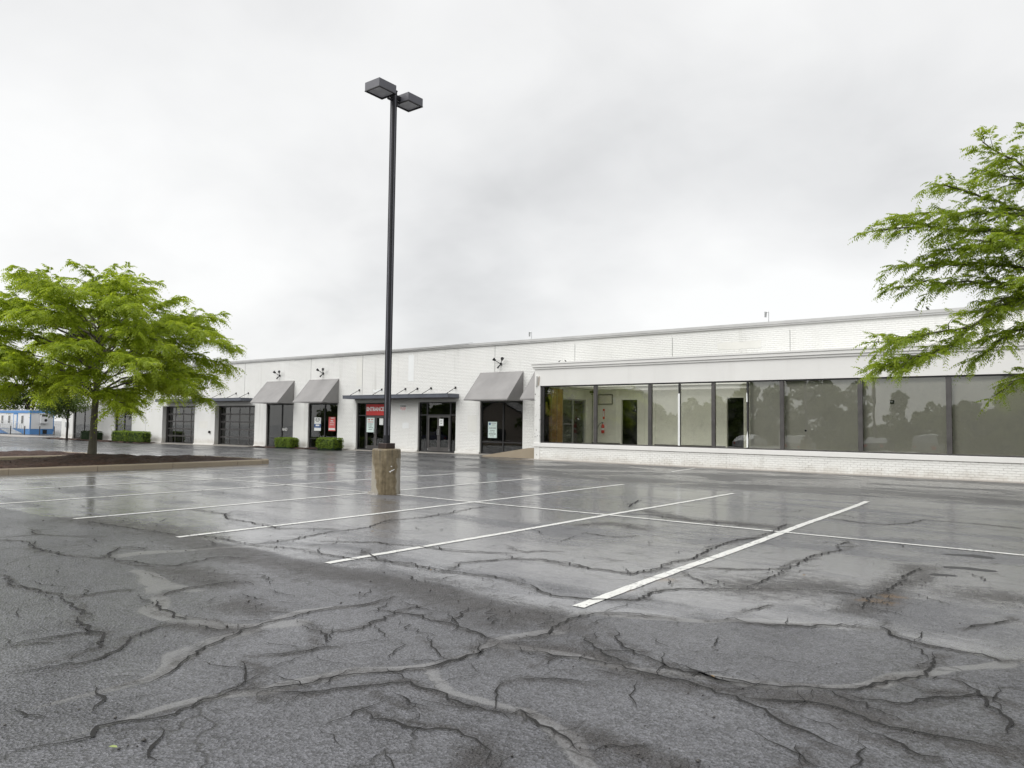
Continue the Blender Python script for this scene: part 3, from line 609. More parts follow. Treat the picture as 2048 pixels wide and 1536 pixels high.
def strip(name, x0, x1, y0, y1, dz, label, mat):
    n = max(1, int(abs(x1 - x0) / 2)); mb = MB(); r = random.Random(int(x0 * 10))
    for i in range(n):
        a, b = x0 + (x1 - x0) * i / n, x0 + (x1 - x0) * (i + 1) / n
        za, zb = gz(a, y0) + dz, gz(b, y0) + dz
        k = len(mb.v)
        mb.add([(a, y0, za - 0.3), (b, y0, zb - 0.3), (b, y0, zb), (a, y0, za), (a, y1, za), (b, y1, zb)], [(0, 1, 2, 3), (3, 2, 5, 4)])
    return struct(mb.build(name, mat), label)
strip('pavement_strip', -19.9, 8.2, 26.72, 27.39, 0.012, 'pale concrete apron at the foot of the low brick wall', M_STRIP)
strip('pavement', -60.0, -23.4, 29.05, 29.64, 0.02, 'narrow concrete walk along the shop fronts', M_CONC)
strip('road', -130, -80.5, 28.5, 31.5, 0.03, 'pale concrete drive in front of the trailer', M_STRIP)

# ------------------------------------------------------------------ planted islands: kerb stones, mulch bed, bark chips
def mulch_mat():
    t = NT('bark_mulch')
    v = t.node('ShaderNodeTexVoronoi', feature='F1'); v.inputs['Scale'].default_value = 26; t.put(v.inputs['Vector'], t.scaled((1, 1, 1)))
    c = t.ramp(t.noise(9, 5, 0.7), [(0.3, (0.026, 0.016, 0.013)), (0.55, (0.075, 0.042, 0.032)), (0.75, (0.15, 0.095, 0.07))])
    t.bsdf(c, 0.8, 0, t.bump(t.math('ADD', v.outputs['Distance'], t.noise(45, 4)), 0.9, 0.03), 0.3)
    return t.m
M_MULCH = mulch_mat()
M_CHIP = simple('bark_chip', (0.05, 0.028, 0.02), 0.75, 0, 0.8, 25)
def island(x0, x1, y0, y1, top, label, rad=0.5, step=2.45):
    """kerb of separate stones round a rounded rectangle with a mounded mulch bed inside"""
    def outline(inset):
        pts = []; R = rad
        for cx_, cy_, a0 in ((x1 - R, y1 - R, 0), (x0 + R, y1 - R, 90), (x0 + R, y0 + R, 180), (x1 - R, y0 + R, 270)):
            for k in range(7):
                a = math.radians(a0 + 15 * k); pts.append((cx_ + (R - inset) * math.cos(a), cy_ + (R - inset) * math.sin(a)))
        pts.append(pts[0]); return pts
    def resample(pts, n):
        P = np.array(pts); d = np.concatenate([[0], np.cumsum(np.linalg.norm(np.diff(P, axis=0), axis=1))])
        t = np.linspace(0, d[-1], n + 1); return np.stack([np.interp(t, d, P[:, 0]), np.interp(t, d, P[:, 1])], 1)
    per = 2 * (x1 - x0 + y1 - y0); N = int(per / 0.35)
    out, ins = resample(outline(0), N), resample(outline(0.17), N)
    kerb = thing('kerb', None, None, ((x0 + x1) / 2, (y0 + y1) / 2, 0)); kerb['kind'] = 'structure'; kerb['label'] = label + ' kerb'
    per_stone = max(1, int(step / 0.35)); i = 0
    prof = [(0, 0.0), (0.0, 0.12), (0.03, 0.15), (0.14, 0.155), (0.17, 0.14), (0.17, 0.0)]
    while i < N:
        j = min(i + per_stone, N); mb = MB(); np_ = len(prof)
        for q in range(i, j + 1):
            a, b = out[q], ins[q]; u = (b - a) / (np.linalg.norm(b - a) + 1e-9)
            tang = out[min(q + 1, N)] - out[max(q - 1, 0)]; tang /= np.linalg.norm(tang) + 1e-9
            sh = tang * (0.006 if q == i else (-0.006 if q == j else 0))
            for d_, h in prof:
                p = a + u * d_ + sh
                mb.v.append((float(p[0]), float(p[1]), gz(p[0], p[1]) + (h * top / 0.15 if h > 0 else -0.1)))
        for q in range(j - i):
            for k in range(np_ - 1): mb.f.append((q * np_ + k, (q + 1) * np_ + k, (q + 1) * np_ + k + 1, q * np_ + k + 1))
        mb.f.append(tuple(range(np_))); mb.f.append(tuple(range((j - i) * np_, (j - i + 1) * np_))[::-1]); mb.fix = True
        mb.build('kerb_stone', M_KERB, kerb); i = j
    return ins
def mound(x, y, x0, x1, y0, y1, top, hmax):
    u = min(x - x0, x1 - x, y - y0, y1 - y)
    f = max(0.0, min(1.0, u / 1.6)); f = f * f * (3 - 2 * f)
    return gz(x, y) + top * 0.8 + hmax * f + 0.02 * math.sin(x * 5.3 + y * 3.1) + 0.02 * math.sin(x * 2.1 - y * 4.7)
def mulch_bed(x0, x1, y0, y1, top, hmax, label, chips=1500, sp=0.12, bump_at=None):
    def z(x, y):
        h = mound(x, y, x0, x1, y0, y1, top, hmax)
        if bump_at: h += bump_at[2] * math.exp(-((x - bump_at[0]) ** 2 + (y - bump_at[1]) ** 2) / bump_at[3] ** 2)
        return h
    xs = np.linspace(x0, x1, max(3, int((x1 - x0) / sp))); ys = np.linspace(y0, y1, max(3, int((y1 - y0) / sp)))
    r = random.Random(int(x0 * 7 + y0))
    V = [(x, y, z(x, y) + r.uniform(-0.012, 0.012)) for y in ys for x in xs]; m = len(xs); n = len(ys)
    F = [(j * m + i, j * m + i + 1, (j + 1) * m + i + 1, (j + 1) * m + i) for j in range(n - 1) for i in range(m - 1)]
    struct(link('mulch_bed', np_mesh('mulch_bed', np.array(V), np.array(F), M_MULCH, smooth=True)), label)
    if chips:
        cv = []; cf = []
        for _ in range(chips):
            x, y = r.uniform(x0, x1), r.uniform(y0, y1); L, W = r.uniform(0.03, 0.09), r.uniform(0.012, 0.03); a = r.uniform(0, 6.28); ti = r.uniform(-0.5, 0.5)
            c, s_ = math.cos(a), math.sin(a); zz = z(x, y) + 0.012; b = len(cv)
            for (p, q) in ((-L, -W), (L, -W), (L, W), (-L, W)):
                cv.append((x + p * c / 2 - q * s_ / 2, y + p * s_ / 2 + q * c / 2, zz + p * ti * 0.4))
            cf.append((b, b + 1, b + 2, b + 3))
        struct(link('bark_chips', np_mesh('bark_chips', np.array(cv), np.array(cf), M_CHIP)), 'loose bark chips on the mulch', 'stuff')
    return z
island(-29.6, -24.1, 1.0, 16.85, 0.17, 'tan concrete island', 0.55)
ZM1 = mulch_bed(-29.45, -24.26, 1.15, 16.7, 0.17, 0.10, 'dark brown mulch round the tree', 5000, 0.13, (-27.6, 11.8, 0.16, 1.5))
island(-38.6, -33.2, 1.0, 15.0, 0.17, 'tan concrete rear island', 0.55)
mulch_bed(-38.45, -33.36, 1.15, 14.85, 0.17, 0.12, 'dark brown mulch of the rear island', 2500, 0.16)
mulch_bed(-44.2, -35.0, 28.55, 29.6, 0.04, 0.06, 'narrow mulch bed under the awning windows', 600, 0.12)
mulch_bed(-76.0, -57.6, 28.0, 29.6, 0.04, 0.08, 'mulch bed along the far shop wall', 800, 0.16)
island(-0.3, 3.3, 15.1, 18.9, 0.17, 'tan concrete right island', 0.5)
mulch_bed(-0.14, 3.14, 15.26, 18.74, 0.17, 0.06, 'mulch bed of the right tree', 600, 0.16)

# ------------------------------------------------------------------ materials for the buildings
M_WHITE = paint_mat('white_painted_brick', (0.83, 0.83, 0.805), 0.34)
M_WHITE2 = paint_mat('white_painted_board', (0.80, 0.795, 0.77), 0.12)
M_JOINTS = paint_mat('grimy_painted_joint', (0.77, 0.77, 0.745), 0.3)
M_PEEL = None
def peel_mat():
    t = NT('peeling_white_paint')
    c = t.ramp(t.noise(2.0, 5), [(0.3, (0.70, 0.70, 0.67)), (0.7, (0.80, 0.80, 0.775))])
    p = t.step(t.noise(11, 3, 0.6), 0.64, 0.68)
    c = t.mix(p, c, (0.045, 0.043, 0.04))
    t.bsdf(c, 0.7, 0, t.bump(t.math('SUBTRACT', t.noise(30, 3), p), 0.5, 0.01), 0.3); return t.m
M_PEEL = peel_mat()
M_COPING = simple('grey_coping_metal', (0.50, 0.50, 0.49), 0.45, 0.0, 0.08, 1.5)
M_FRAME = simple('dark_bronze_frame', (0.035, 0.034, 0.035), 0.4, 0.3, 0.3, 4)
M_FRAME2 = simple('grey_bronze_frame', (0.085, 0.080, 0.078), 0.42, 0.3, 0.2, 4)
M_GLASS = glass_mat('storefront_glass', 1.85, (0.90, 0.92, 0.90))
M_GLASS2 = glass_mat('showroom_glass', 1.76, (0.985, 0.99, 0.98))
M_AWN = simple('grey_awning_canvas', (0.265, 0.258, 0.254), 0.85, 0, 0.13, 1.0, 0.15, 300)
M_CANOPY = simple('blue_grey_canopy_metal', (0.115, 0.125, 0.150), 0.4, 0.4, 0.12, 2)
M_BLACK = simple('black_metal', (0.02, 0.02, 0.021), 0.45, 0.4, 0.3, 8)
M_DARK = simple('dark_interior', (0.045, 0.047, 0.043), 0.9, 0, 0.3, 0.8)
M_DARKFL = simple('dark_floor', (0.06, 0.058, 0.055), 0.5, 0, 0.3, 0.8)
M_OLIVE = simple('pale_olive_wall', (0.80, 0.805, 0.71), 0.85, 0, 0.05, 0.7)
M_CEIL = simple('off_white_ceiling', (0.80, 0.80, 0.73), 0.9, 0, 0.05, 1.0)
M_CARPET = simple('pale_floor_tile', (0.66, 0.64, 0.58), 0.95, 0, 0.2, 3)
M_BACKER = simple('taupe_board', (0.84, 0.815, 0.69), 0.8, 0, 0.10, 0.45)
M_WOOD = None
def wood_mat():
    t = NT('brown_panelling'); g = t.noise(3.0, 6, 0.6, t.scaled((9, 9, 0.5)), 0.5)
    t.bsdf(t.ramp(g, [(0.3, (0.27, 0.13, 0.035)), (0.7, (0.55, 0.31, 0.10))]), 0.5); return t.m
M_WOOD = wood_mat()
M_BATTEN = simple('tan_batten', (0.42, 0.33, 0.22), 0.6)
M_RED = simple('sign_red', (0.62, 0.035, 0.03), 0.5, 0, 0.12, 1.0)
M_SIGNW = simple('sign_white', (0.82, 0.84, 0.82), 0.5, 0, 0.03)
M_SIGNG = simple('sign_mint', (0.66, 0.78, 0.74), 0.5, 0, 0.04)
M_BLUE = simple('sign_blue', (0.03, 0.09, 0.26), 0.5, 0, 0.1)
M_INK = simple('sign_ink', (0.03, 0.03, 0.035), 0.6)
M_PINK = simple('sign_coral', (0.72, 0.13, 0.12), 0.5, 0, 0.15, 6)
M_TXTW = simple('letter_white', (0.85, 0.85, 0.83), 0.5, 0, 0.02)
M_STEEL = simple('galvanised_steel', (0.45, 0.46, 0.46), 0.35, 0.7, 0.15, 6)

WY = 29.7                                    # face of the long shop wall
OPEN = [(-73.6, -69.4, -0.6, 2.70), (-65.4, -62.4, -0.6, 2.70), (-57.45, -52.7, -0.6, 2.62), (-49.95, -45.0, -0.6, 2.62),
        (-43.65, -40.7, -0.6, 2.70), (-39.15, -36.28, -0.6, 2.70), (-34.55, -31.6, -0.6, 2.72), (-29.38, -26.57, -0.6, 2.72),
        (-24.88, -22.11, -0.6, 2.72), (-21.3, -20.1, -0.6, 2.72)]

store = thing('shop_building', 'long low white painted brick shop building with garage doors, awnings and canopies', 'building', (-38, 30, -0.2))

def wall_with_openings(x0, x1, y0, y1, z0, z1, opens):
    """solid wall made of non-overlapping blocks round the openings"""
    mb = MB(); xs = sorted({x0, x1, *[v for o in opens for v in o[:2] if x0 < v < x1]})
    for a, b in zip(xs[:-1], xs[1:]):
        mid = (a + b) / 2; cuts = sorted([(o[2], o[3]) for o in opens if o[0] < mid < o[1]]); z = z0
        for lo, hi in cuts:
            if lo > z: mb.box(a, b, y0, y1, z, lo)
            z = max(z, hi)
        if z < z1: mb.box(a, b, y0, y1, z, z1)
    return mb
wall_with_openings(-76.05, -19.74, WY + 0.006, WY + 0.30, -0.6, 5.6, OPEN).build('wall', M_JOINTS, store)
MB().box(-19.74, 10.0, WY + 0.006, WY + 0.30, 3.9, 5.6).build('wall', M_JOINTS, store)
m = MB().box(-76.04, -75.75, WY + 0.30, 46, -0.6, 5.6); m.build('wall', M_WHITE, store)
MB().box(8.21, 10.0, WY + 0.006, WY + 0.30, -0.6, 3.899).build('wall', M_WHITE, store); MB().box(9.7, 10.0, WY + 0.301, 46, -0.6, 5.29).build('wall', M_WHITE, store)
MB().box(-76.2, 10.0, WY - 0.07, WY + 0.42, 5.6, 5.66).box(-76.2, 10.0, WY - 0.09, WY + 0.42, 5.662, 5.775).build('coping', M_COPING, store)
MB().box(-75.75, -18.8, WY + 0.42, 46, 5.3, 5.45).box(-10.4, 10.0, WY + 0.42, 46, 5.3, 5.45).box(-18.8, -10.4, 31.75, 46, 5.3, 5.45).build('roof', simple('roof_felt', (0.20, 0.20, 0.20), 0.9), store)  # gap left above the showroom for an added, unseen light well

def brick_relief(x0, x1, z0, z1, y, opens, skip=(), L=0.203, H=0.067, J=0.011, seed=1):
    """running-bond brick faces standing 6 mm proud of the joints, as one mesh"""
    r = np.random.default_rng(seed); out = []
    nz = int((z1 - z0) / (H + J)); nx = int((x1 - x0) / (L + J)) + 2
    for k in range(nz):
        za = z0 + k * (H + J); zb = za + H
        a = x0 + (np.arange(nx) - (0.5 if k % 2 else 0.0)) * (L + J); b = a + L
        a = np.clip(a, x0, x1); b = np.clip(b, x0, x1)
        cut = [o for o in opens if o[2] < zb and o[3] > za] + [(s - 0.011, s + 0.011, 0, 9) for s in skip]
        for o in cut:
            ins = (a < o[1]) & (b > o[0])
            L_ = ins & (a < o[0]) & (b > o[1])
            if L_.any():
                a = np.concatenate([a, np.full(L_.sum(), o[1])]); b = np.concatenate([np.where(L_, o[0], b), b[L_]]); ins = np.concatenate([ins & ~L_, np.zeros(L_.sum(), bool)])
            b = np.where(ins & (a < o[0]), o[0], b); a = np.where(ins & (b > o[1]) & (a >= o[0]), o[1], a)
            b = np.where((a >= o[0]) & (b <= o[1]), a, b)
        ok = (b - a) > 0.015
        a, b = a[ok], b[ok]
        out.append(np.stack([a, b, np.full(len(a), za), np.full(len(a), zb)], 1))
    Q = np.concatenate(out); n = len(Q); p = r.uniform(0.0, 0.0035, n); c = 0.004
    V = np.zeros((n, 8, 3)); xa, xb, za, zb = Q.T
    yf = y + 0.0025 - p * 0.45; yb = np.full(n, y + 0.0055)
    for i, (xx, zz) in enumerate(((xa, za), (xb, za), (xb, zb), (xa, zb))):
        V[:, i] = np.stack([xx, yb, zz], 1)
    for i, (xx, zz) in enumerate(((xa + c, za + c), (xb - c, za + c), (xb - c, zb - c), (xa + c, zb - c))):
        V[:, 4 + i] = np.stack([xx, yf, zz], 1)
    f = np.array([[4, 5, 6, 7], [0, 1, 5, 4], [1, 2, 6, 5], [2, 3, 7, 6], [3, 0, 4, 7]])
    F = (f[None] + 8 * np.arange(n)[:, None, None]).reshape(-1, 4)
    return V.reshape(-1, 3), F
JOINTS = (-60.1, -46.3, -38.98, -34.07, -23.93)
V1_, F1_ = brick_relief(-76.04, -19.75, -0.35, 5.585, WY, OPEN, JOINTS, seed=2)
V2_, F2_ = brick_relief(-19.74, 10.0, 3.95, 5.585, WY, [], (-19.06, -14.05, -9.05), seed=3)
struct(link('brick_courses', np_mesh('brick_courses', np.concatenate([V1_, V2_]), np.concatenate([F1_, F2_ + len(V1_)]), M_WHITE), store), None, 'stuff')
M_JOINT = simple('joint_sealant', (0.22, 0.22, 0.21), 0.8)
for jx in JOINTS: MB().box(jx - 0.009, jx + 0.009, WY - 0.001, WY + 0.005, 2.78 if jx not in (-60.1,) else -0.3, 5.58).build('control_joint', M_JOINT, store)
for jx in (-19.06, -14.05, -9.05): MB().box(jx - 0.009, jx + 0.009, WY - 0.001, WY + 0.005, 3.95, 5.4).build('control_joint', M_JOINT, store)
M_PATCH = simple('fresh_white_paint', (0.84, 0.855, 0.85), 0.6, 0, 0.03, 2.0)
M_PATCH2 = simple('older_cream_paint', (0.76, 0.755, 0.715), 0.7, 0, 0.04, 2.0)
for k, (x, z, w, h) in enumerate([(-33.1, 3.34, 0.9, 0.13), (-30.2, 3.9, 0.42, 1.5), (-34.6, 3.7, 0.5, 1.7), (-52.1, 1.0, 1.2, 0.5), (-30.6, 1.25, 0.5, 0.32), (-25.7, 1.1, 0.6, 0.9), (-12.0, 4.75, 1.8, 0.3)]):
    rp_ = random.Random(k); n_ = 9; P_ = [(x + w * (i / n_), z + rp_.uniform(-0.03, 0.03)) for i in range(n_ + 1)] + [(x + w * (1 - i / n_) + rp_.uniform(-.02, .02), z + h + rp_.uniform(-0.05, 0.05)) for i in range(n_ + 1)]
    MB().prism(P_, 1, WY - 0.0025, WY - 0.001).build('paint_patch', M_PATCH if k in (0, 1, 4) else M_PATCH2, store)
# low plinth course at the foot of the wall, following the fall of the lot
edges = [-76.0] + [v for o in OPEN for v in o[:2]] + [-19.8]
for a, b in zip(edges[0::2], edges[1::2]):
    if b - a < 0.05: continue
    za, zb = gz(a, 29) + 0.13, gz(b, 29) + 0.13
    mb = MB(); mb.add([(a, WY - 0.06, -0.7), (b, WY - 0.06, -0.7), (b, WY - 0.002, -0.7), (a, WY - 0.002, -0.7), (a, WY - 0.06, za - 0.015), (b, WY - 0.06, zb - 0.015), (b, WY - 0.002, zb), (a, WY - 0.002, za)],
           [(0, 3, 2, 1), (4, 5, 6, 7), (0, 1, 5, 4), (1, 2, 6, 5), (2, 3, 7, 6), (3, 0, 4, 7)])
    mb.build('plinth', M_WHITE2, store)
# dark stock room behind the glass
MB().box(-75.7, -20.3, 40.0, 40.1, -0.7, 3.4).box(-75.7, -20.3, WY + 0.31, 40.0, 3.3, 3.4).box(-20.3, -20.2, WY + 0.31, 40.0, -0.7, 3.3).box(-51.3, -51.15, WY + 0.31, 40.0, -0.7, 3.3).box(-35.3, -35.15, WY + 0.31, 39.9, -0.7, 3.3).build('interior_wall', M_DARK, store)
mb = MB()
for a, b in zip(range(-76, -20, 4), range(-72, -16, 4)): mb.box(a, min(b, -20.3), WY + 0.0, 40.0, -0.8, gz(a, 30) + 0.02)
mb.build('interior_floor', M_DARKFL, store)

def frame_rect(mb, x0, x1, z0, z1, y0, y1, w):
    mb.box(x0, x0 + w, y0, y1, z0, z1); mb.box(x1 - w, x1, y0, y1, z0, z1)
    mb.box(x0 + w, x1 - w, y0, y1, z1 - w, z1); mb.box(x0 + w, x1 - w, y0, y1, z0, z0 + w)
def shop_window(x0, x1, z1, mulls, rail, extra=None, depth=0.10, w=0.07):
    z0 = gz((x0 + x1) / 2, 29.5) + 0.03; y = WY + depth
    fr = MB(); frame_rect(fr, x0, x1, z0, z1, y, y + 0.09, w)
    for mx_ in mulls: fr.box(mx_ - w / 2, mx_ + w / 2, y + 0.001, y + 0.089, z0 + w, z1 - w)
    xs = [x0 + w] + [v for q in mulls for v in (q - w / 2, q + w / 2)] + [x1 - w]
    if rail:
        for a, b in zip(xs[0::2], xs[1::2]): fr.box(a, b, y + 0.002, y + 0.088, z0 + rail, z0 + rail + 0.05)
    f = fr.build('window', M_FRAME, store)
    for a, b in zip(xs[0::2], xs[1::2]):
        segs = [(z0 + w, z0 + rail), (z0 + rail + 0.05, z1 - w)] if rail else [(z0 + w, z1 - w)]
        for lo, hi in segs: MB().box(a + 0.001, b - 0.001, y + 0.04, y + 0.048, lo + 0.001, hi - 0.001).build('pane', M_GLASS, f)
    MB().box(x0 - 0.02, x1 + 0.02, WY - 0.03, y - 0.002, z0 - 0.12, z0 - 0.002).build('sill', M_CONC, f)
    return f
shop_window(-73.6, -69.4, 2.70, (-71.5,), 0.45)
shop_window(-65.4, -62.4, 2.70, (-63.9,), 0.45)
shop_window(-43.65, -40.7, 2.70, (-42.05,), 0.55)
shop_window(-39.15, -36.28, 2.70, (-37.62,), 0.56)
shop_window(-24.88, -22.11, 2.72, (-23.42,), 0.58)
shop_window(-21.3, -20.1, 2.72, (), 0.58)

def garage_door(x0, x1, z1, cols):
    """glazed sectional door: five panels, each with its row of panes"""
    y = WY + 0.42; z0 = gz((x0 + x1) / 2, 29.5) + 0.05
    jamb = MB().box(x0, x0 + 0.07, WY + 0.31, y + 0.08, z0 - 0.3, z1).box(x1 - 0.07, x1, WY + 0.31, y + 0.08, z0 - 0.3, z1).box(x0 + 0.07, x1 - 0.07, WY + 0.31, y + 0.08, z1 - 0.06, z1)
    door = jamb.build('garage_door', M_FRAME2, store)
    h = (z1 - 0.06 - z0) / 5; cw = (x1 - x0 - 0.14) / cols
    for k in range(5):
        a, b = z0 + k * h + 0.004, z0 + (k + 1) * h - 0.004; m_ = MB(); xx0, xx1 = x0 + 0.073, x1 - 0.073
        m_.box(xx0, xx1, y, y + 0.05, a, a + 0.055); m_.box(xx0, xx1, y, y + 0.05, b - 0.05, b)
        m_.box(xx0, xx1, y - 0.018, y - 0.001, a + 0.0, a + 0.022)
        for c in range(cols + 1):
            u = x0 + 0.07 + c * cw; ua, ub = max(xx0, u - 0.028), min(xx1, u + 0.028)
            m_.box(ua, ub, y + 0.001, y + 0.049, a + 0.055, b - 0.05)
        m_.build('panel', M_FRAME2, door)
        for c in range(cols): MB().box(x0 + 0.07 + c * cw + 0.03, x0 + 0.07 + (c + 1) * cw - 0.03, y + 0.022, y + 0.028, a + 0.056, b - 0.051).build('pane', M_GLASS, door)
    MB().box(x0 - 0.05, x1 + 0.05, WY - 0.05, y + 0.05, z0 - 0.3, z0 - 0.003).build('threshold', M_CONC, door)
    # deep white reveals
    MB().box(x0 - 0.002, x0 + 0.0, WY + 0.30, y + 0.1, z0 - 0.3, z1).build('reveal', M_WHITE2, door)
garage_door(-57.45, -52.7, 2.62, 4); garage_door(-49.95, -45.0, 2.62, 4)

def entrance(x0, x1, z1, dl, dr, key):
    """double glazed door with side lights and a transom"""
    y = WY + 0.11; z0 = gz((x0 + x1) / 2, 29.5) + 0.03; zt = z0 + 2.0; w = 0.06; dm = (dl + dr) / 2
    fr = MB(); frame_rect(fr, x0, x1, z0, z1, y, y + 0.1, w)
    for u in (dl, dr): fr.box(u - 0.04, u + 0.04, y + 0.001, y + 0.099, z0 + w, z1 - w)
    for a, b in ((x0 + w, dl - 0.04), (dl + 0.04, dr - 0.04), (dr + 0.04, x1 - w)): fr.box(a, b, y + 0.002, y + 0.098, zt, zt + 0.06)
    f = fr.build('entrance', M_FRAME, store)
    for a, b in ((x0 + w, dl - 0.04), (dr + 0.04, x1 - w), (dl + 0.04, dr - 0.04)):
        MB().box(a + 0.001, b - 0.001, y + 0.05, y + 0.056, zt + 0.061, z1 - w - 0.001).build('pane', M_GLASS, f)
    for a, b in ((x0 + w, dl - 0.04), (dr + 0.04, x1 - w)):
        MB().box(a + 0.001, b - 0.001, y + 0.05, y + 0.056, z0 + w + 0.001, zt - 0.001).build('pane', M_GLASS, f)
    for s, (a, b) in ((1, (dl + 0.044, dm - 0.004)), (-1, (dm + 0.004, dr - 0.044))):
        d = MB(); frame_rect(d, a, b, z0 + 0.02, zt - 0.005, y + 0.015, y + 0.075, 0.10); d.box(a + 0.1, b - 0.1, y + 0.016, y + 0.074, z0 + 0.12, z0 + 0.27)
        d.build('door', M_FRAME2, f)
        MB().box(a + 0.101, b - 0.101, y + 0.042, y + 0.048, z0 + 0.271, zt - 0.106).build('pane', M_GLASS, f)
        hx = b - 0.05 if s > 0 else a + 0.05
        MB().tube([(hx, y + 0.012, z0 + 0.95), (hx, y - 0.05, z0 + 0.95), (hx, y - 0.05, z0 + 1.25), (hx, y + 0.012, z0 + 1.25)], 0.012, 8).build('handle', M_STEEL, f)
        MB().box(*( (a + 0.01, a + 0.04) if s > 0 else (b - 0.04, b - 0.01)), y + 0.005, y + 0.014, z0 + 0.1, z0 + 0.2).build('pivot_plate', M_STEEL, f)
    MB().box(x0 - 0.04, x1 + 0.04, WY - 0.10, y - 0.002, z0 - 0.3, z0 - 0.004).build('threshold', M_CONC, f)
entrance(-34.55, -31.6, 2.72, -33.82, -32.15, 1)
entrance(-29.38, -26.57, 2.72, -28.78, -27.05, 2)

# ------------------------------------------------------------------ awnings
def awning(x0, x1, p, zt, zb, label, group='grey wedge awnings over the shop windows', z_wall=2.73):
    a = thing('awning', label, 'awning', ((x0 + x1) / 2, WY, zb), group); t = 0.018
    yo, yw = WY - p, WY - 0.004
    n = 6; mb = MB(); vs = []; fs = []
    for i in range(n + 1):                            # slope, sagging slightly between its bars
        u = i / n
        for k in range(5):
            v = k / 4; sag = -0.012 * math.sin(math.pi * u) * (1 if k % 2 else 0.4)
            vs.append((x0 + (x1 - x0) * v, yw + (yo - yw) * u, zt + (zb - zt) * u + sag))
    N = len(vs); vs += [(q[0], q[1], q[2] - t) for q in vs]
    for i in range(n):
        for k in range(4):
            c = i * 5 + k; fs.append((c, c + 1, c + 6, c + 5)); fs.append((c + N, c + 5 + N, c + 6 + N, c + 1 + N))
    for k in range(4): c = n * 5 + k; fs.append((c, c + 1, c + 1 + N, c + N)); fs.append((k, k + N, k + 1 + N, k + 1))
    for i in range(n): c = i * 5; fs.append((c, c + 5, c + 5 + N, c + N)); c += 4; fs.append((c, c + N, c + 5 + N, c + 5))
    mb.add(vs, fs).build('canopy_cloth', M_AWN, a)
    for s, x in ((0, x0), (1, x1)):
        xa, xb = (x - 0.012, x - 0.001) if s == 0 else (x + 0.001, x + 0.012)
        MB().prism([(yw, zt), (yo, zb), (yo, zb - 0.06), (yw, z_wall)], 0, xa, xb).build('side_panel', M_AWN, a)
    MB().box(x0, x1, yo - 0.014, yo - 0.001, zb - 0.07, zb - 0.005).build('front_hem', M_AWN, a)
    MB().tube([(x0 + 0.03, yw - 0.05, z_wall + 0.03), (x0 + 0.03, yo + 0.04, zb - 0.04), (x1 - 0.03, yo + 0.04, zb - 0.04), (x1 - 0.03, yw - 0.05, z_wall + 0.03)], 0.02, 6).build('frame', M_BLACK, a)
    return a
awning(-43.67, -40.67, 1.25, 4.22, 2.79, 'grey canvas awning over the window left of the sign window')
awning(-39.08, -36.22, 1.25, 4.22, 2.79, 'grey canvas awning over the window with the coral and blue signs')
awning(-24.87, -22.10, 1.30, 4.22, 2.79, 'grey canvas awning over the window with the mint sign, beside the concrete ramp')
awning(-66.0, -62.3, 1.25, 4.22, 2.80, 'grey canvas awning behind the tree trunk on the left')
awning(-21.35, -20.05, 1.25, 4.22, 2.79, 'grey awning half hidden behind the peeling white pier')

# ------------------------------------------------------------------ flat metal canopies hung on rods
def canopy(x0, x1, p, rods, label, z0=2.93, z1=3.13):
    c = thing('canopy', label, 'canopy', ((x0 + x1) / 2, WY, z0), 'flat grey metal canopies')
    yo = WY - p; yw = WY - 0.004
    MB().box(x0, x1, yo, yo + 0.05, z0, z1).box(x0, x0 + 0.05, yo + 0.051, yw, z0, z1).box(x1 - 0.05, x1, yo + 0.051, yw, z0, z1).build('fascia', M_CANOPY, c)
    MB().box(x0 - 0.01, x1 + 0.01, yo - 0.012, yo - 0.001, z1 - 0.035, z1 + 0.006).build('drip_edge', M_CANOPY, c)
    MB().box(x0 + 0.052, x1 - 0.052, yo + 0.052, yw, z0 + 0.10, z0 + 0.13).build('deck', M_FRAME2, c)
    for rx in rods:
        m_ = MB().tube([(rx, yo + 0.12, z1 - 0.02), (rx, yw - 0.03, z1 + 0.34)], 0.016, 6); m_.box(rx - 0.05, rx + 0.05, yw - 0.035, yw - 0.002, z1 + 0.29, z1 + 0.40)
        m_.build('rod', M_BLACK, c)
    MB().box(x0 + 0.15, x1 - 0.15, WY - 0.028, WY - 0.006, 2.735, 2.90).build('white_trim', M_WHITE2, c)
    return c
canopy(-34.75, -26.35, 0.90, (-34.3, -32.35, -30.4, -29.45, -28.4, -26.6), 'long flat metal canopy over both entrance doors')
canopy(-56.9, -52.55, 0.90, (-56.2, -53.2), 'short flat metal canopy over the farther glazed garage door')
canopy(-50.15, -45.3, 0.90, (-49.3, -47.3, -45.8), 'short flat metal canopy over the nearer glazed garage door')
for nm, x in (('under the canopy over the red banner', -33.0), ('under the canopy over the plain double door', -27.8)):
    o = MB().box(x - 0.16, x + 0.16, WY - 0.55, WY - 0.25, 2.955, 3.028, 0.02).build('canopy_light', M_BLACK)
    tag(o, 'small black box lamp ' + nm, 'lamp', 'lamps under the long canopy')

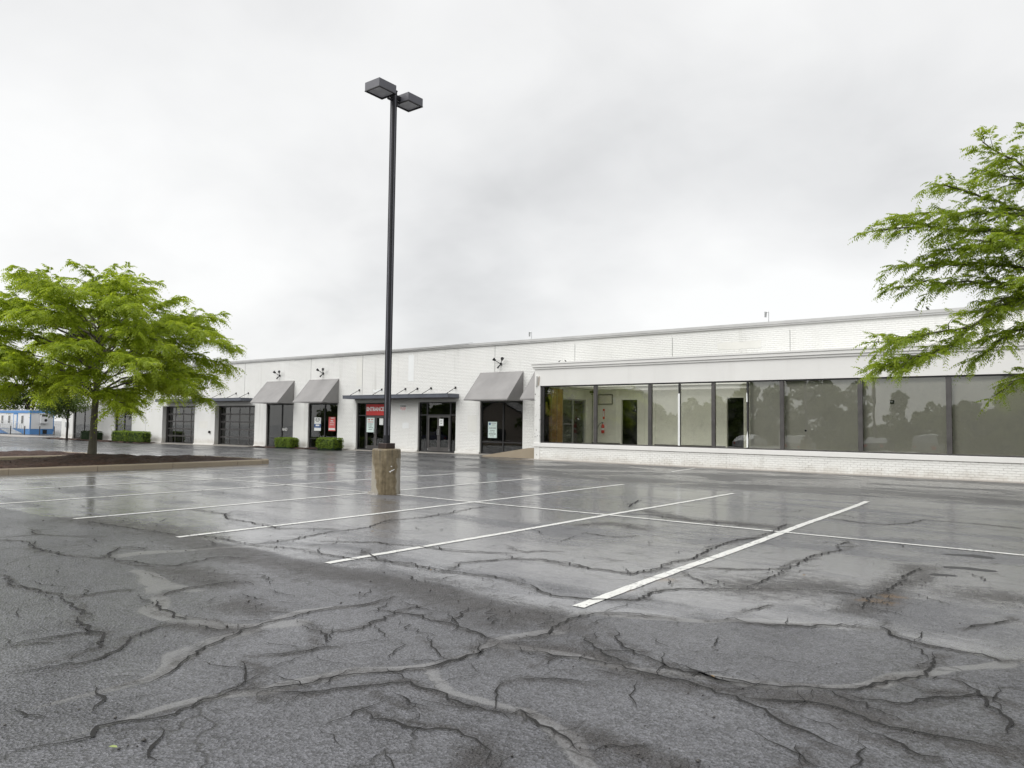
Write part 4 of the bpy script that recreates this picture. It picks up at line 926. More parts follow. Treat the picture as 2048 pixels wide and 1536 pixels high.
# ------------------------------------------------------------------ twin flood lamps on the wall
def flood_lamp(x, z, label):
    t = thing('flood_lamp', label, 'lamp', (x, WY, z), 'twin flood lamps above the awnings')
    MB().box(x - 0.06, x + 0.06, WY - 0.05, WY - 0.001, z - 0.07, z + 0.07, 0.01).build('junction_box', M_BLACK, t)
    for s in (-1, 1):
        a = Vector((x + s * 0.03, WY - 0.06, z + 0.02)); b = Vector((x + s * 0.20, WY - 0.20, z + 0.17)); d = (b - a).normalized()
        e_ = b + d * 0.16
        MB().tube([a, b], 0.018, 6).tube([b, b + d * 0.04, e_], [0.04, 0.06, 0.085], 10).build('lamp_head', M_BLACK, t)
    MB().tube([(x - 0.03, WY - 0.05, z - 0.05), (x - 0.06, WY - 0.16, z - 0.16), (x - 0.065, WY - 0.20, z - 0.22)], [0.02, 0.045, 0.05], 8).build('motion_sensor', M_BLACK, t)
flood_lamp(-42.25, 4.58, 'black twin flood lamp above the awning nearest the garage doors')
flood_lamp(-37.73, 4.58, 'black twin flood lamp above the awning of the sign window')
flood_lamp(-23.52, 4.62, 'black twin flood lamp above the awning by the ramp')
o = MB().box(-50.62, -50.45, WY - 0.11, WY - 0.001, 0.62, 0.80, 0.02).build('outlet_box', M_BLACK); tag(o, 'small black outlet box low on the white pier between garage doors', 'outlet box')
o = MB().box(-74.9, -74.45, WY - 0.16, WY - 0.001, 0.75, 1.25, 0.02).build('meter_box', M_STEEL); tag(o, 'grey meter box on the far white corner of the shop wall', 'meter box')

# ------------------------------------------------------------------ signs
def sign(name, x0, x1, z0, z1, mat, label, y, cat='sign', group=None):
    t = thing(name, label, cat, ((x0 + x1) / 2, y, z0), group)
    MB().box(x0, x1, y - 0.012, y, z0, z1).build('board', mat, t); return t
yd = WY + 0.105
s = sign('banner', -33.77, -32.20, 1.98, 2.63, M_RED, 'red banner with white ENTRANCE lettering above the left door', yd, 'banner')
lettering('lettering', 'ENTRANCE', 0.31, (-32.99, yd - 0.016, 2.335), M_TXTW, s, 0.012, width=1.50)
def lines(t, x, y, rows, mat, h):
    for z, w, hh in rows:
        # rows of small unreadable print, kept as low raised strokes
        m_ = MB(); n = max(2, int(w / (hh * 1.25))); r = random.Random(int(z * 1000 + x * 10)); u = x - w / 2; cw = w / n
        for k in range(n):
            if r.random() < 0.12: continue
            m_.box(u + k * cw, u + k * cw + cw * r.uniform(0.55, 0.82), y - 0.0145, y - 0.0125, z - hh / 2 * r.uniform(0.6, 1), z + hh / 2)
        m_.build('print', mat, t)
s = sign('notice', -33.72, -33.05, 0.98, 1.83, M_SIGNG, 'pale green notice taped inside the left leaf under the red banner', WY + 0.112, 'notice')
lines(s, -33.38, WY + 0.112, [(1.72, 0.5, 0.08), (1.58, 0.5, 0.045)], M_RED, 0); lines(s, -33.38, WY + 0.112, [(1.46, 0.4, 0.05), (1.34, 0.36, 0.05), (1.24, 0.44, 0.05), (1.13, 0.34, 0.04)], M_INK, 0)
s = sign('notice', -32.62, -32.30, 1.42, 1.80, M_SIGNW, 'small white paper on the right leaf under the red banner', WY + 0.112, 'notice')
s = sign('notice', -27.86, -27.55, 1.42, 1.80, M_SIGNW, 'small white paper on the plain double door under the canopy', WY + 0.112, 'notice')
lines(s, -27.70, WY + 0.112, [(1.68, 0.14, 0.05), (1.56, 0.14, 0.04)], M_INK, 0)
s = sign('wall_sign', -30.84, -30.26, 2.20, 2.60, M_SIGNW, 'small white WARNING sign on the wall between the two entrance doors', WY - 0.004)
lettering('lettering', 'WARNING', 0.11, (-30.55, WY - 0.018, 2.50), M_INK, s, 0.003, width=0.48)
lines(s, -30.55, WY - 0.004, [(2.41, 0.44, 0.035), (2.345, 0.46, 0.035), (2.285, 0.3, 0.035)], M_RED, 0)
s = sign('window_sign', -24.40, -23.82, 0.84, 1.67, M_SIGNG, 'pale mint AVAILABLE sign in the window beside the ramp', WY + 0.105)
lettering('lettering', 'AVAILABLE', 0.10, (-24.11, WY + 0.091, 1.34), M_INK, s, 0.0, width=0.46)
lines(s, -24.11, WY + 0.105, [(1.22, 0.32, 0.025), (1.14, 0.34, 0.03), (1.04, 0.46, 0.05), (0.94, 0.3, 0.03)], M_INK, 0)
lines(s, -24.03, WY + 0.105, [(1.58, 0.30, 0.05), (1.50, 0.18, 0.03)], M_STEEL, 0); MB().box(-24.34, -24.23, WY + 0.0905, WY + 0.0925, 1.50, 1.62).build('logo', M_BLUE, s)
s = sign('window_sign', -38.62, -37.98, 0.99, 1.83, M_SIGNW, 'white and blue sign in the window behind the hedge', WY + 0.105)
MB().box(-38.618, -37.982, WY + 0.090, WY + 0.0925, 1.18, 1.42).build('blue_band', M_BLUE, s); lines(s, -38.3, WY + 0.105, [(1.74, 0.42, 0.06), (1.66, 0.46, 0.06), (1.58, 0.3, 0.05)], M_INK, 0)
MB().box(-38.48, -38.12, WY + 0.0875, WY + 0.0898, 1.28, 1.38).build('logo', M_SIGNW, s)
s = sign('window_sign', -37.22, -36.58, 1.00, 1.86, M_PINK, 'coral red sign in the window behind the hedge', WY + 0.105)
MB().box(-37.20, -36.60, WY + 0.090, WY + 0.0925, 1.06, 1.17).build('white_band', M_SIGNW, s); lines(s, -36.88, WY + 0.105, [(1.79, 0.5, 0.09), (1.62, 0.3, 0.08), (1.50, 0.4, 0.06), (1.38, 0.44, 0.05)], M_SIGNW, 0)
o = lettering('window_lettering', 'AND', 0.26, (-41.75, WY + 0.13, 1.02), M_TXTW, None, 0.004); tag(o, 'small white letters on the glass of the window left of the hedge', 'lettering')

# stored units that show through the garage doors
def cabinet(x, y, w, d, h, label, cat, mat):
    z = gz(x, 30) + 0.03; t = thing('cabinet', label, cat, (x, y, z), 'white units behind the garage doors')
    MB().box(x, x + w, y, y + d, z, z + h, 0.01).build('carcass', mat, t)
    MB().box(x + 0.02, x + w / 2 - 0.01, y - 0.02, y - 0.001, z + 0.08, z + h - 0.05, 0.005).build('door', mat, t); MB().box(x + w / 2 + 0.01, x + w - 0.02, y - 0.02, y - 0.001, z + 0.08, z + h - 0.05, 0.005).build('door', mat, t)
    MB().box(x - 0.03, x + w + 0.03, y - 0.05, y + d + 0.03, z + h + 0.002, z + h + 0.04).build('top', M_SIGNW, t)
cabinet(-50.6, 30.7, 1.4, 0.6, 1.1, 'low white cabinet at the left behind the nearer garage door', 'cabinet', M_SIGNW)
cabinet(-48.2, 30.7, 0.7, 0.6, 1.75, 'tall white cabinet in the middle behind the nearer garage door', 'cabinet', M_SIGNW)
cabinet(-46.7, 30.8, 0.8, 0.6, 1.35, 'white cabinet at the right behind the nearer garage door', 'cabinet', M_SIGNW)
cabinet(-56.6, 30.8, 1.3, 0.6, 0.75, 'low grey cabinet behind the farther garage door', 'cabinet', M_STEEL)

# ------------------------------------------------------------------ showroom wing in front of the long wall
AY = 27.4
wing = thing('showroom_wing', 'white single storey showroom wing with a row of large windows over a low brick wall', 'building', (-6, 28, 0))
MB().box(-19.73, 8.0, AY + 0.010, AY + 0.30, -0.4, 0.545).build('low_wall', M_JOINTS, wing)
MB().box(-19.76, 8.0, AY - 0.045, AY + 0.34, 0.56, 0.735, 0.01).build('sill', M_WHITE2, wing)
MB().box(-19.73, 8.0, AY, AY + 0.34, 3.305, 4.06).build('fascia', M_WHITE2, wing)
MB().box(-19.80, 8.0, AY - 0.045, AY + 0.35, 4.062, 4.145).box(-19.86, 8.0, AY - 0.09, AY + 0.35, 4.15, 4.27).box(-19.90, 8.0, AY - 0.12, AY + 0.35, 4.275, 4.335).build('cornice', M_WHITE2, wing)
SKX0, SKX1, SKY0, SKY1 = -18.8, -10.4, 27.95, 29.55          # added roof opening, out of view, to let daylight into the showroom
MB().box(-19.86, SKX0, AY + 0.351, WY - 0.002, 4.15, 4.27).box(SKX1, 8.0, AY + 0.351, WY - 0.002, 4.15, 4.27).box(SKX0, SKX1, AY + 0.351, SKY0, 4.15, 4.27).box(SKX0, SKX1, SKY1, WY - 0.002, 4.15, 4.27).build('roof', M_COPING, wing)
mb = MB(); mb.box(SKX0 - 0.05, SKX0, SKY0, SKY1, 3.385, 4.149).box(SKX1, SKX1 + 0.05, SKY0, SKY1, 3.385, 4.149).box(SKX0 - 0.05, SKX1 + 0.05, SKY0 - 0.05, SKY0, 3.385, 4.149).box(SKX0 - 0.05, SKX1 + 0.05, SKY1, SKY1 + 0.05, 3.385, 4.149)
mb.build('added_light_well', M_CEIL, wing)  # sides of the added opening, only there to brighten the room
MB().box(-19.73, -19.42, AY - 0.012, AY + 0.36, 0.0, 3.30, 0.01).build('corner_pier', M_PEEL, wing)
MB().tube([(-19.62, AY - 0.06, 3.31), (-19.58, AY - 0.07, 3.75)], 0.055, 12).build('downspout', M_WHITE2, wing)
MB().tube([(-19.50, AY - 0.02, 3.32), (-19.48, AY - 0.02, 3.66), (-19.44, AY - 0.05, 3.74)], 0.012, 6).build('conduit', M_BATTEN, wing)
# painted bricks of the low wall: those nearest are single bricks, the rest one mesh
bl, bh, bj = 0.203, 0.068, 0.011
mbk = MB().box(-bl / 2, bl / 2, 0, 0.022, 0, bh, 0.004); me_b = mbk.mesh('brick', M_WHITE)
rest_v = []; rest_f = []; n_single = 0; r = random.Random(9)
bricks = []
for k in range(7):
    z = 0.004 + k * (bh + bj)
    x = -19.40 - (0.107 if k % 2 else 0)
    while x < 7.9:
        if x > -19.38: bricks.append((x, z))
        x += bl + bj
near = sorted([b for b in bricks if -9.6 < b[0] < -1.25], key=lambda b: -b[0])[:280]
nearset = set(near)
for (x, z) in near:
    o = link('brick', me_b, wing); o.location = (x, AY - 0.006 + r.uniform(-0.004, 0.004), z); o.rotation_euler.y = r.uniform(-0.006, 0.006)
V3 = []; F3 = []
for (x, z) in bricks:
    if (x, z) in nearset: continue
    q = MB().box(x - bl / 2, x + bl / 2, AY - 0.006 + r.uniform(-0.004, 0.004), AY + 0.016, z, z + bh, 0.004); b = len(V3); V3 += q.v; F3 += [tuple(i + b for i in f) for f in q.f]
mbk = MB(); mbk.v = V3; mbk.f = F3; mbk.fix = True
struct(mbk.build('brick_courses', M_WHITE, wing), None, 'stuff')

# window frames, panes and what stands behind them
MULL = [(-16.65, -16.50), (-14.06, -13.91), (-12.73, -12.67), (-11.36, -11.22), (-9.98, -9.92), (-8.75, -8.61), (-6.11, -5.96), (-3.47, -3.32), (-0.82, -0.67), (1.83, 1.98), (4.48, 4.63)]
fz0, fz1 = 0.737, 3.303; fy = AY + 0.06
MB().box(-19.415, 8.0, fy, fy + 0.10, fz1 - 0.05, fz1 - 0.001).build('head_rail', M_FRAME, wing)
MB().box(-19.415, 8.0, fy, fy + 0.10, fz0, fz0 + 0.045).build('bottom_rail', M_FRAME2, wing)
MB().box(-19.415, -19.25, fy + 0.001, fy + 0.099, fz0 + 0.046, fz1 - 0.051).build('jamb', M_FRAME, wing)
for a, b in MULL: MB().box(a, b, fy - 0.008, fy + 0.11, fz0 + 0.046, fz1 - 0.051).build('mullion', M_FRAME2 if b - a > 0.1 else M_FRAME, wing)
xs = [-19.25] + [v for q in MULL for v in q] + [8.0]
for a, b in zip(xs[0::2], xs[1::2]):
    MB().box(a + 0.001, b - 0.001, fy + 0.045, fy + 0.053, fz0 + 0.046, fz1 - 0.051).skew(r).build('pane', M_GLASS2, wing)
    if a > -10.0: MB().box(a - 0.05, b + 0.05, fy + 0.30 + (0.004 if int(a * 10) % 2 else 0), fy + 0.315 + (0.004 if int(a * 10) % 2 else 0), fz0 - 0.1, fz1 + 0.1).build('backing_board', M_BACKER, wing)
# torn strips of white tape left on two slim mullions
MB().box(-12.745, -12.665, fy - 0.016, fy - 0.009, 0.80, 2.86).build('tape', M_SIGNW, wing)
MB().prism([(-9.99, 0.80), (-9.93, 0.80), (-9.92, 1.1), (-9.95, 1.42), (-9.99, 1.2)], 1, fy - 0.016, fy - 0.009).prism([(-9.99, 2.5), (-9.94, 2.5), (-9.95, 2.82), (-9.98, 2.86)], 1, fy - 0.016, fy - 0.009).build('tape', M_SIGNW, wing)
# interior
IB = 31.9; IF = 0.60; IC = 3.24
MB().box(-19.73, 8.0, AY + 0.301, IB + 2.5, IF - 0.15, IF).build('floor', M_CARPET, wing)
MB().box(-19.73, SKX0, AY + 0.341, IB + 0.2, IC + 0.08, IC + 0.14).box(SKX1, 8.0, AY + 0.341, IB + 0.2, IC + 0.08, IC + 0.14).box(SKX0, SKX1, AY + 0.341, SKY0, IC + 0.08, IC + 0.14).box(SKX0, SKX1, SKY1, 30.15, IC + 0.08, IC + 0.14).box(SKX0, SKX1, 31.7, IB + 0.2, IC + 0.08, IC + 0.14).build('ceiling', M_CEIL, wing)
MB().box(SKX0 - 0.05, SKX0, 30.15, 31.7, 3.385, 5.44).box(SKX1, SKX1 + 0.05, 30.15, 31.7, 3.385, 5.44).box(SKX0, SKX1, 31.701, 31.745, 3.385, 5.44).box(SKX0, SKX1, 30.125, 30.149, 3.385, 5.44).build('added_light_well', M_CEIL, wing)  # second added well, unseen, brings daylight to the back wall
MB().box(8.0, 8.2, AY, WY, -0.4, 4.1).build('wall', M_WHITE2, wing)
def x_wall(x0, x1, y0, y1, z0, z1, opens): return wall_with_openings(x0, x1, y0, y1, z0, z1, opens)
d1, d2 = (-17.77, -16.90, IF, 2.80), (-12.48, -11.72, IF, 2.84)
x_wall(-19.4, 8.0, IB, IB + 0.12, IF, IC + 0.08, [d1, d2]).build('interior_wall', M_OLIVE, wing)
for nm, d in (('dark', d1), ('half', d2)):
    t = MB(); w = 0.06
    t.box(d[0] - w, d[0], IB - 0.02, IB - 0.001, IF, d[3] + w).box(d[1], d[1] + w, IB - 0.02, IB - 0.001, IF, d[3] + w).box(d[0], d[1], IB - 0.02, IB - 0.001, d[3], d[3] + w)
    t.build('door_casing', M_OLIVE, wing)
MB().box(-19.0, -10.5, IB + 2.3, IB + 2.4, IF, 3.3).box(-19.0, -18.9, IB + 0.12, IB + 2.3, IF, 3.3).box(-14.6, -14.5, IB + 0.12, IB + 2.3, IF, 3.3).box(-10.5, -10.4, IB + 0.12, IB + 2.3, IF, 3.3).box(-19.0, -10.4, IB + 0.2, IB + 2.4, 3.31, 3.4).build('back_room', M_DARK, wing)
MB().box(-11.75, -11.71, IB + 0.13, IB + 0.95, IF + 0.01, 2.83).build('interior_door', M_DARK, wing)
mb = MB().box(-19.4, d1[0] - 0.07, IB - 0.015, IB - 0.001, IF, IF + 0.10).box(d1[1] + 0.9, d2[0] - 0.07, IB - 0.015, IB - 0.001, IF, IF + 0.10); mb.build('baseboard', M_FRAME2, wing)
mb = MB()
for u in (-18.05, -16.55, -16.0, -11.35): mb.box(u - 0.04, u + 0.04, IB - 0.03, IB - 0.001, IF + 0.1, IC + 0.07)
mb.build('wall_trim', M_OLIVE, wing)
MB().box(-15.9, -10.0, SKY1 + 0.1, 30.1, IC - 0.10, IC + 0.079).build('ceiling_drop', M_CEIL, wing)
# left end wall seen through the first pane: panelling, glazed side door
MB().box(-19.72, -19.43, AY + 0.361, 29.22, IF, IC + 0.07).box(-19.72, -19.43, 31.3, IB - 0.002, IF, IC + 0.07).box(-19.72, -19.43, 29.22, 31.3, 2.80, IC + 0.07).build('end_wall', M_OLIVE, wing)
for k, (a, b) in enumerate([(27.79, 28.25), (28.28, 28.70), (28.73, 29.18)]): MB().box(-19.42, -19.40, a, b, IF, IC).build('wood_panel', M_WOOD, wing)
for a in (28.265, 28.715, 29.20): MB().box(-19.41, -19.385, a - 0.02, a + 0.02, IF, IC).build('batten', M_BATTEN, wing)
t = MB().box(-19.6, -19.5, 29.23, 29.30, IF, 2.80).box(-19.6, -19.5, 31.22, 31.29, IF, 2.80).box(-19.6, -19.5, 30.22, 30.30, IF, 2.74).box(-19.6, -19.5, 29.30, 31.22, 2.742, 2.80).box(-19.59, -19.51, 29.30, 30.22, 1.58, 1.62).build('side_door', M_STEEL, wing)
for a, b in ((29.301, 30.219), (30.301, 31.219)): MB().box(-19.56, -19.553, a, b, IF + 0.01, 2.74).build('pane', M_GLASS, t)
MB().box(-20.19, -20.1, 29.0, 31.6, 0.3, 3.2).build('door_backdrop', simple('backdrop_green', (0.06, 0.09, 0.06), 0.8), wing)  # dark green sheet standing close behind the side door panes
# fire extinguisher, its sign, a grille and a ragged white patch on the back wall
t = thing('fire_extinguisher', 'red fire extinguisher hanging on the pale wall inside the first wide window', 'fire extinguisher', (-18.75, IB, 1.2))
MB().lathe(-18.75, IB - 0.10, [(0.03, 1.16), (0.075, 1.17), (0.078, 1.22), (0.078, 1.52), (0.06, 1.58), (0.028, 1.61), (0.028, 1.64)], 16).build('cylinder', M_RED, t, True)
MB().lathe(-18.75, IB - 0.10, [(0.0795, 1.32), (0.0795, 1.42)], 16).build('paper_label', M_SIGNW, t)
MB().box(-18.78, -18.72, IB - 0.13, IB - 0.07, 1.64, 1.69).box(-18.83, -18.70, IB - 0.11, IB - 0.09, 1.69, 1.71).build('valve', M_BLACK, t)
MB().tube([(-18.78, IB - 0.10, 1.68), (-18.92, IB - 0.11, 1.64), (-19.02, IB - 0.11, 1.48), (-19.05, IB - 0.10, 1.36)], 0.014, 6).build('hose', M_BLACK, t)
t = thing('extinguisher_sign', 'narrow upright red and white sign above the fire extinguisher', 'sign', (-18.75, IB, 1.9))
MB().box(-18.80, -18.70, IB - 0.012, IB - 0.002, 1.86, 2.36).build('board', M_RED, t); MB().box(-18.785, -18.715, IB - 0.016, IB - 0.0125, 1.98, 2.26).build('white_band', M_SIGNW, t)
t = thing('wall_grille', 'square grey grille high on the showroom back wall', 'vent', (-18.7, IB, 2.6))
mb = MB(); frame_rect(mb, -19.1, -18.25, 2.58, 3.08, IB - 0.03, IB - 0.002, 0.04); mb.build('frame', M_FRAME2, t)
for k in range(8): MB().box(-19.06, -18.29, IB - 0.022, IB - 0.004, 2.625 + k * 0.053, 2.665 + k * 0.053).build('slat', M_BACKER, t)
o = MB().prism([(-18.26, 2.90), (-18.08, 2.93), (-18.04, 2.62), (-18.12, 2.56), (-18.16, 2.72), (-18.22, 2.74)], 1, IB - 0.012, IB - 0.004).build('white_patch', M_SIGNW); tag(o, 'ragged white patch on the wall beside the grey grille', 'paper')
t = thing('ceiling_camera', 'small dark camera under the showroom ceiling beside the first mullion', 'camera', (-18.9, 31.2, 3.1))
MB().box(-19.1, -18.8, 31.1, 31.35, 3.12, 3.23, 0.02).build('housing', M_BLACK, t); MB().tube([(-19.0, 31.2, 3.12), (-19.0, 31.15, 3.05)], 0.03, 8).build('lens', M_FRAME2, t)
t = thing('window_switch', 'small black box on the board behind a right hand window', 'switch box', (-5.1, fy + 0.29, 2.47))
MB().box(-5.16, -5.03, fy + 0.26, fy + 0.299, 2.41, 2.53, 0.01).build('box', M_BLACK, t); MB().box(-5.12, -5.07, fy + 0.252, fy + 0.2595, 2.46, 2.50).build('toggle', M_SIGNW, t)
o = MB().lathe(0, 0, [(0.035, 0), (0.035, 0.02)], 12).build('board_hole_cap', M_BLACK); o.rotation_euler.x = math.pi / 2; o.location = (-7.93, fy + 0.298, 1.46); tag(o, 'black round cap on the board behind the window left of the tree', 'cap')

# ------------------------------------------------------------------ concrete ramp up to the side door
t = thing('concrete_ramp', 'tan concrete ramp rising to the side of the showroom wing', 'ramp', (-21.3, 28.4, 0))
MB().prism([(-23.0, -0.1), (-19.76, -0.1), (-19.76, 0.50), (-20.2, 0.48), (-23.0, 0.03)], 1, 27.62, 27.82).build('side_wall', M_KERB, t)
MB().prism([(-23.0, -0.1), (-19.76, -0.1), (-19.76, 0.46), (-20.2, 0.44), (-23.0, 0.01)], 1, 27.821, 29.60).build('ramp_slab', M_CONC, t)

# ------------------------------------------------------------------ roof clutter
def roof_mast(x, y, z, h, label):
    t = thing('roof_mast', label, 'mast', (x, y, z), 'slim masts on the roof')
    MB().tube([(x, y, z - 0.9), (x, y, z + h)], 0.016, 6).build('pole', M_STEEL, t)
    MB().tube([(x, y, z + h - 0.02), (x - 0.10, y, z + h)], 0.02, 6).tube([(x - 0.13, y, z + h), (x - 0.14, y, z + h - 0.24)], [0.055, 0.045], 10).build('instrument', M_STEEL, t)
roof_mast(-10.98, 33.0, 6.25, 0.45, 'slim roof mast with a small hanging lamp, over the showroom windows')
roof_mast(-24.02, 33.0, 6.20, 0.45, 'slim roof mast with a small hanging lamp, above the awning by the ramp')
def bird(x, y, z, s, a, label):
    t = thing('bird', label, 'bird', (x, y, z), 'small dark birds on the roof edges')
    c, sn = math.cos(a), math.sin(a)
    P = lambda u, h: (x + u * c * s, y + u * sn * s, z + h * s)
    MB().tube([P(-0.16, 0.02), P(-0.09, 0.05), P(0, 0.09), P(0.07, 0.14), P(0.10, 0.18), P(0.13, 0.19), P(0.16, 0.185)], [0.008 * s, 0.022 * s, 0.05 * s, 0.04 * s, 0.026 * s, 0.022 * s, 0.004 * s], 8).build('body', M_BLACK, t, True)
    MB().tube([P(0.01, 0.05), P(0.02, 0)], 0.006 * s, 5).build('leg', M_BLACK, t); MB().tube([P(-0.01, 0.05), P(0.0, 0)], 0.006 * s, 5).build('leg', M_BLACK, t)
bird(-4.62, 29.8, 5.777, 0.6, 2.7, 'left one of two small birds on the roof coping by the right tree')
bird(-4.28, 29.8, 5.777, 0.8, 2.2, 'right one of two small birds on the roof coping by the right tree')
bird(-18.44, 27.45, 4.337, 0.45, 0.4, 'left one of two small dark birds on the wing cornice')
bird(-18.10, 27.45, 4.337, 0.5, 2.8, 'right one of two small dark birds on the wing cornice')
def wire(pts, label, rad=0.007):
    P = []
    for (a, b) in zip(pts[:-1], pts[1:]):
        for k in range(12):
            u = k / 12; P.append((a[0] + (b[0] - a[0]) * u, a[1] + (b[1] - a[1]) * u, a[2] + (b[2] - a[2]) * u - 0.12 * 4 * u * (1 - u) * 0.5))
    P.append(pts[-1]); tag(MB().tube(P, rad, 5).build('overhead_wire', M_BLACK), label, 'cable', 'cables along the top of the long wall')
wire([(-40.5, 29.55, 5.50), (-25.6, 29.55, 5.74)], 'lower black cable slung along the top of the white wall')
wire([(-36.5, 29.53, 5.70), (-25.3, 29.53, 5.80)], 'upper black cable slung along the top of the white wall')

# ------------------------------------------------------------------ lamp post on its concrete pedestal
PX, PY = -12.40, 11.56
def pedestal_mat():
    t = NT('stained_pedestal_concrete')
    sp = t.node('ShaderNodeSeparateXYZ'); t.l.new(t.pos, sp.inputs[0])
    u = t.math('ADD', t.math('MULTIPLY', t.math('SUBTRACT', sp.outputs['X'], PX), 0.79), t.math('MULTIPLY', t.math('SUBTRACT', sp.outputs['Y'], PY), 0.61))
    z = sp.outputs['Z']
    wob = t.math('MULTIPLY', t.math('SUBTRACT', t.noise(6, 5, 0.65), 0.5), 0.16)
    lo = t.math('ADD', t.math('SUBTRACT', -0.12, t.math('MULTIPLY', t.math('MINIMUM', z, 0.8), 0.20)), wob)
    stain = t.math('MULTIPLY', t.step(t.math('SUBTRACT', u, lo), -0.006, 0.006), t.step(t.math('SUBTRACT', t.math('ADD', 0.265, wob), u), -0.01, 0.01))
    stain = t.math('MAXIMUM', stain, t.step(t.math('ADD', z, wob), 0.78, 0.80))
    drip = t.noise(1.0, 5, 0.6, t.scaled((16, 16, 1.0)))
    pale = t.mix(t.noise(9, 6, 0.65), (0.26, 0.235, 0.19), (0.42, 0.39, 0.33))
    br = t.ramp(t.math('ADD', t.math('MULTIPLY', drip, 0.6), t.math('MULTIPLY', t.noise(13, 5), 0.4)), [(0.3, (0.070, 0.053, 0.030)), (0.52, (0.195, 0.155, 0.092)), (0.72, (0.31, 0.26, 0.175))])
    c = t.mix(stain, pale, br)
    c = t.mix(t.math('MULTIPLY', t.step(z, 0.35, 1.0), t.math('MULTIPLY', t.step(drip, 0.5, 0.62), 0.65)), c, (0.03, 0.024, 0.016))
    t.bsdf(c, t.mixf(stain, 0.7, 0.45), 0, t.bump(t.noise(40, 6, 0.7), 0.5, 0.008), 0.4); return t.m
M_PED = pedestal_mat()
t = thing('lamp_pedestal', 'brown stained round concrete pedestal under the lamp post', 'pedestal', (PX, PY, 0))
rr = random.Random(4); ph = [rr.uniform(0, 6.28) for _ in range(6)]
MB().lathe(PX, PY, [(0.318, -0.15), (0.322, 0.02), (0.318, 0.10), (0.318, 0.5), (0.318, 0.955), (0.312, 0.982), (0.295, 0.998), (0.15, 1.004)], 48,
           lambda a, z: 0.006 * math.sin(3 * a + ph[0] + z * 2) + 0.004 * math.sin(7 * a + ph[1]) + (0.03 * math.sin(5 * a + ph[2]) if z < 0.05 else 0)).build('shaft', M_PED, t, True)
m_ = MB()
for k in range(14):
    a = math.radians(-165 + k * 7 + rr.uniform(-3, 3)); q = 0.33 + rr.uniform(0, 0.035); s_ = rr.uniform(0.025, 0.05)
    x, y = PX + q * math.cos(a), PY + q * math.sin(a)
    m_.add([(x - s_, y - s_ * .6, 0), (x + s_, y - s_ * .7, 0), (x + s_ * .8, y + s_, 0), (x - s_, y + s_ * .7, 0), (x - s_ * .4, y - s_ * .3, s_ * 1.1), (x + s_ * .5, y, s_ * .9), (x, y + s_ * .4, s_ * 1.2)], [(0, 1, 5, 4), (1, 2, 5), (2, 3, 6), (3, 0, 4, 6), (4, 5, 6), (2, 6, 5)])
m_.build('broken_edge', M_CONC, t)
mk = MB()
ca, sa = 0.79, 0.61
for (u0, z0, u1, z1) in ((0.13, 0.50, 0.17, 0.53), (0.16, 0.535, 0.19, 0.525), (0.18, 0.53, 0.22, 0.555), (0.12, 0.515, 0.14, 0.49), (0.15, 0.62, 0.17, 0.625)):
    def onface(u, z):
        f_ = math.sqrt(max(0, 0.3225 ** 2 - u * u)); return Vector((PX + u * ca + f_ * sa, PY + u * sa - f_ * ca, z))
    mk.tube([onface(u0, z0), onface(u1, z1)], 0.008, 5)
mk.build('white_scrawl', M_TXTW, t)

M_POLE = simple('lamp_post_black', (0.013, 0.013, 0.016), 0.5, 0.0, 0.25, 3, spec=0.3)
M_HEAD = simple('lamp_head_grey', (0.10, 0.10, 0.115), 0.45, 0.0, 0.12, 3)
t = thing('lamp_post', 'tall square black lamp post carrying two box shaped lamp heads', 'lamp post', (PX, PY, 1.0))
hw = 0.058
MB().box(PX - hw, PX + hw, PY - hw, PY + hw, 1.05, 9.19, 0.008).build('pole', M_POLE, t)
mb = MB()
for s in (-1, 1):
    mb.box(PX + s * (hw + 0.001), PX + s * (hw + 0.004), PY - 0.018, PY + 0.018, 1.3, 9.1); mb.box(PX - 0.018, PX + 0.018, PY + s * (hw + 0.001), PY + s * (hw + 0.004), 1.3, 9.1)
mb.build('ridge', M_HEAD, t)
MB().box(PX - 0.135, PX + 0.135, PY - 0.135, PY + 0.135, 1.003, 1.125, 0.008).build('base_cover', simple('rusty_black', (0.035, 0.022, 0.018), 0.5, 0.2, 0.5, 9), t)
MB().box(PX - hw - 0.004, PX + hw + 0.004, PY - hw - 0.004, PY + hw + 0.004, 9.19, 9.215).build('pole_cap', M_POLE, t)
a_ = MB().box(PX + hw + 0.005, PX + hw + 0.009, PY - 0.035, PY + 0.035, 1.50, 1.68); a_.build('id_plate', M_HEAD, t)
M_LENS = simple('frosted_lens', (0.60, 0.60, 0.61), 0.35, 0, 0.15, 6)
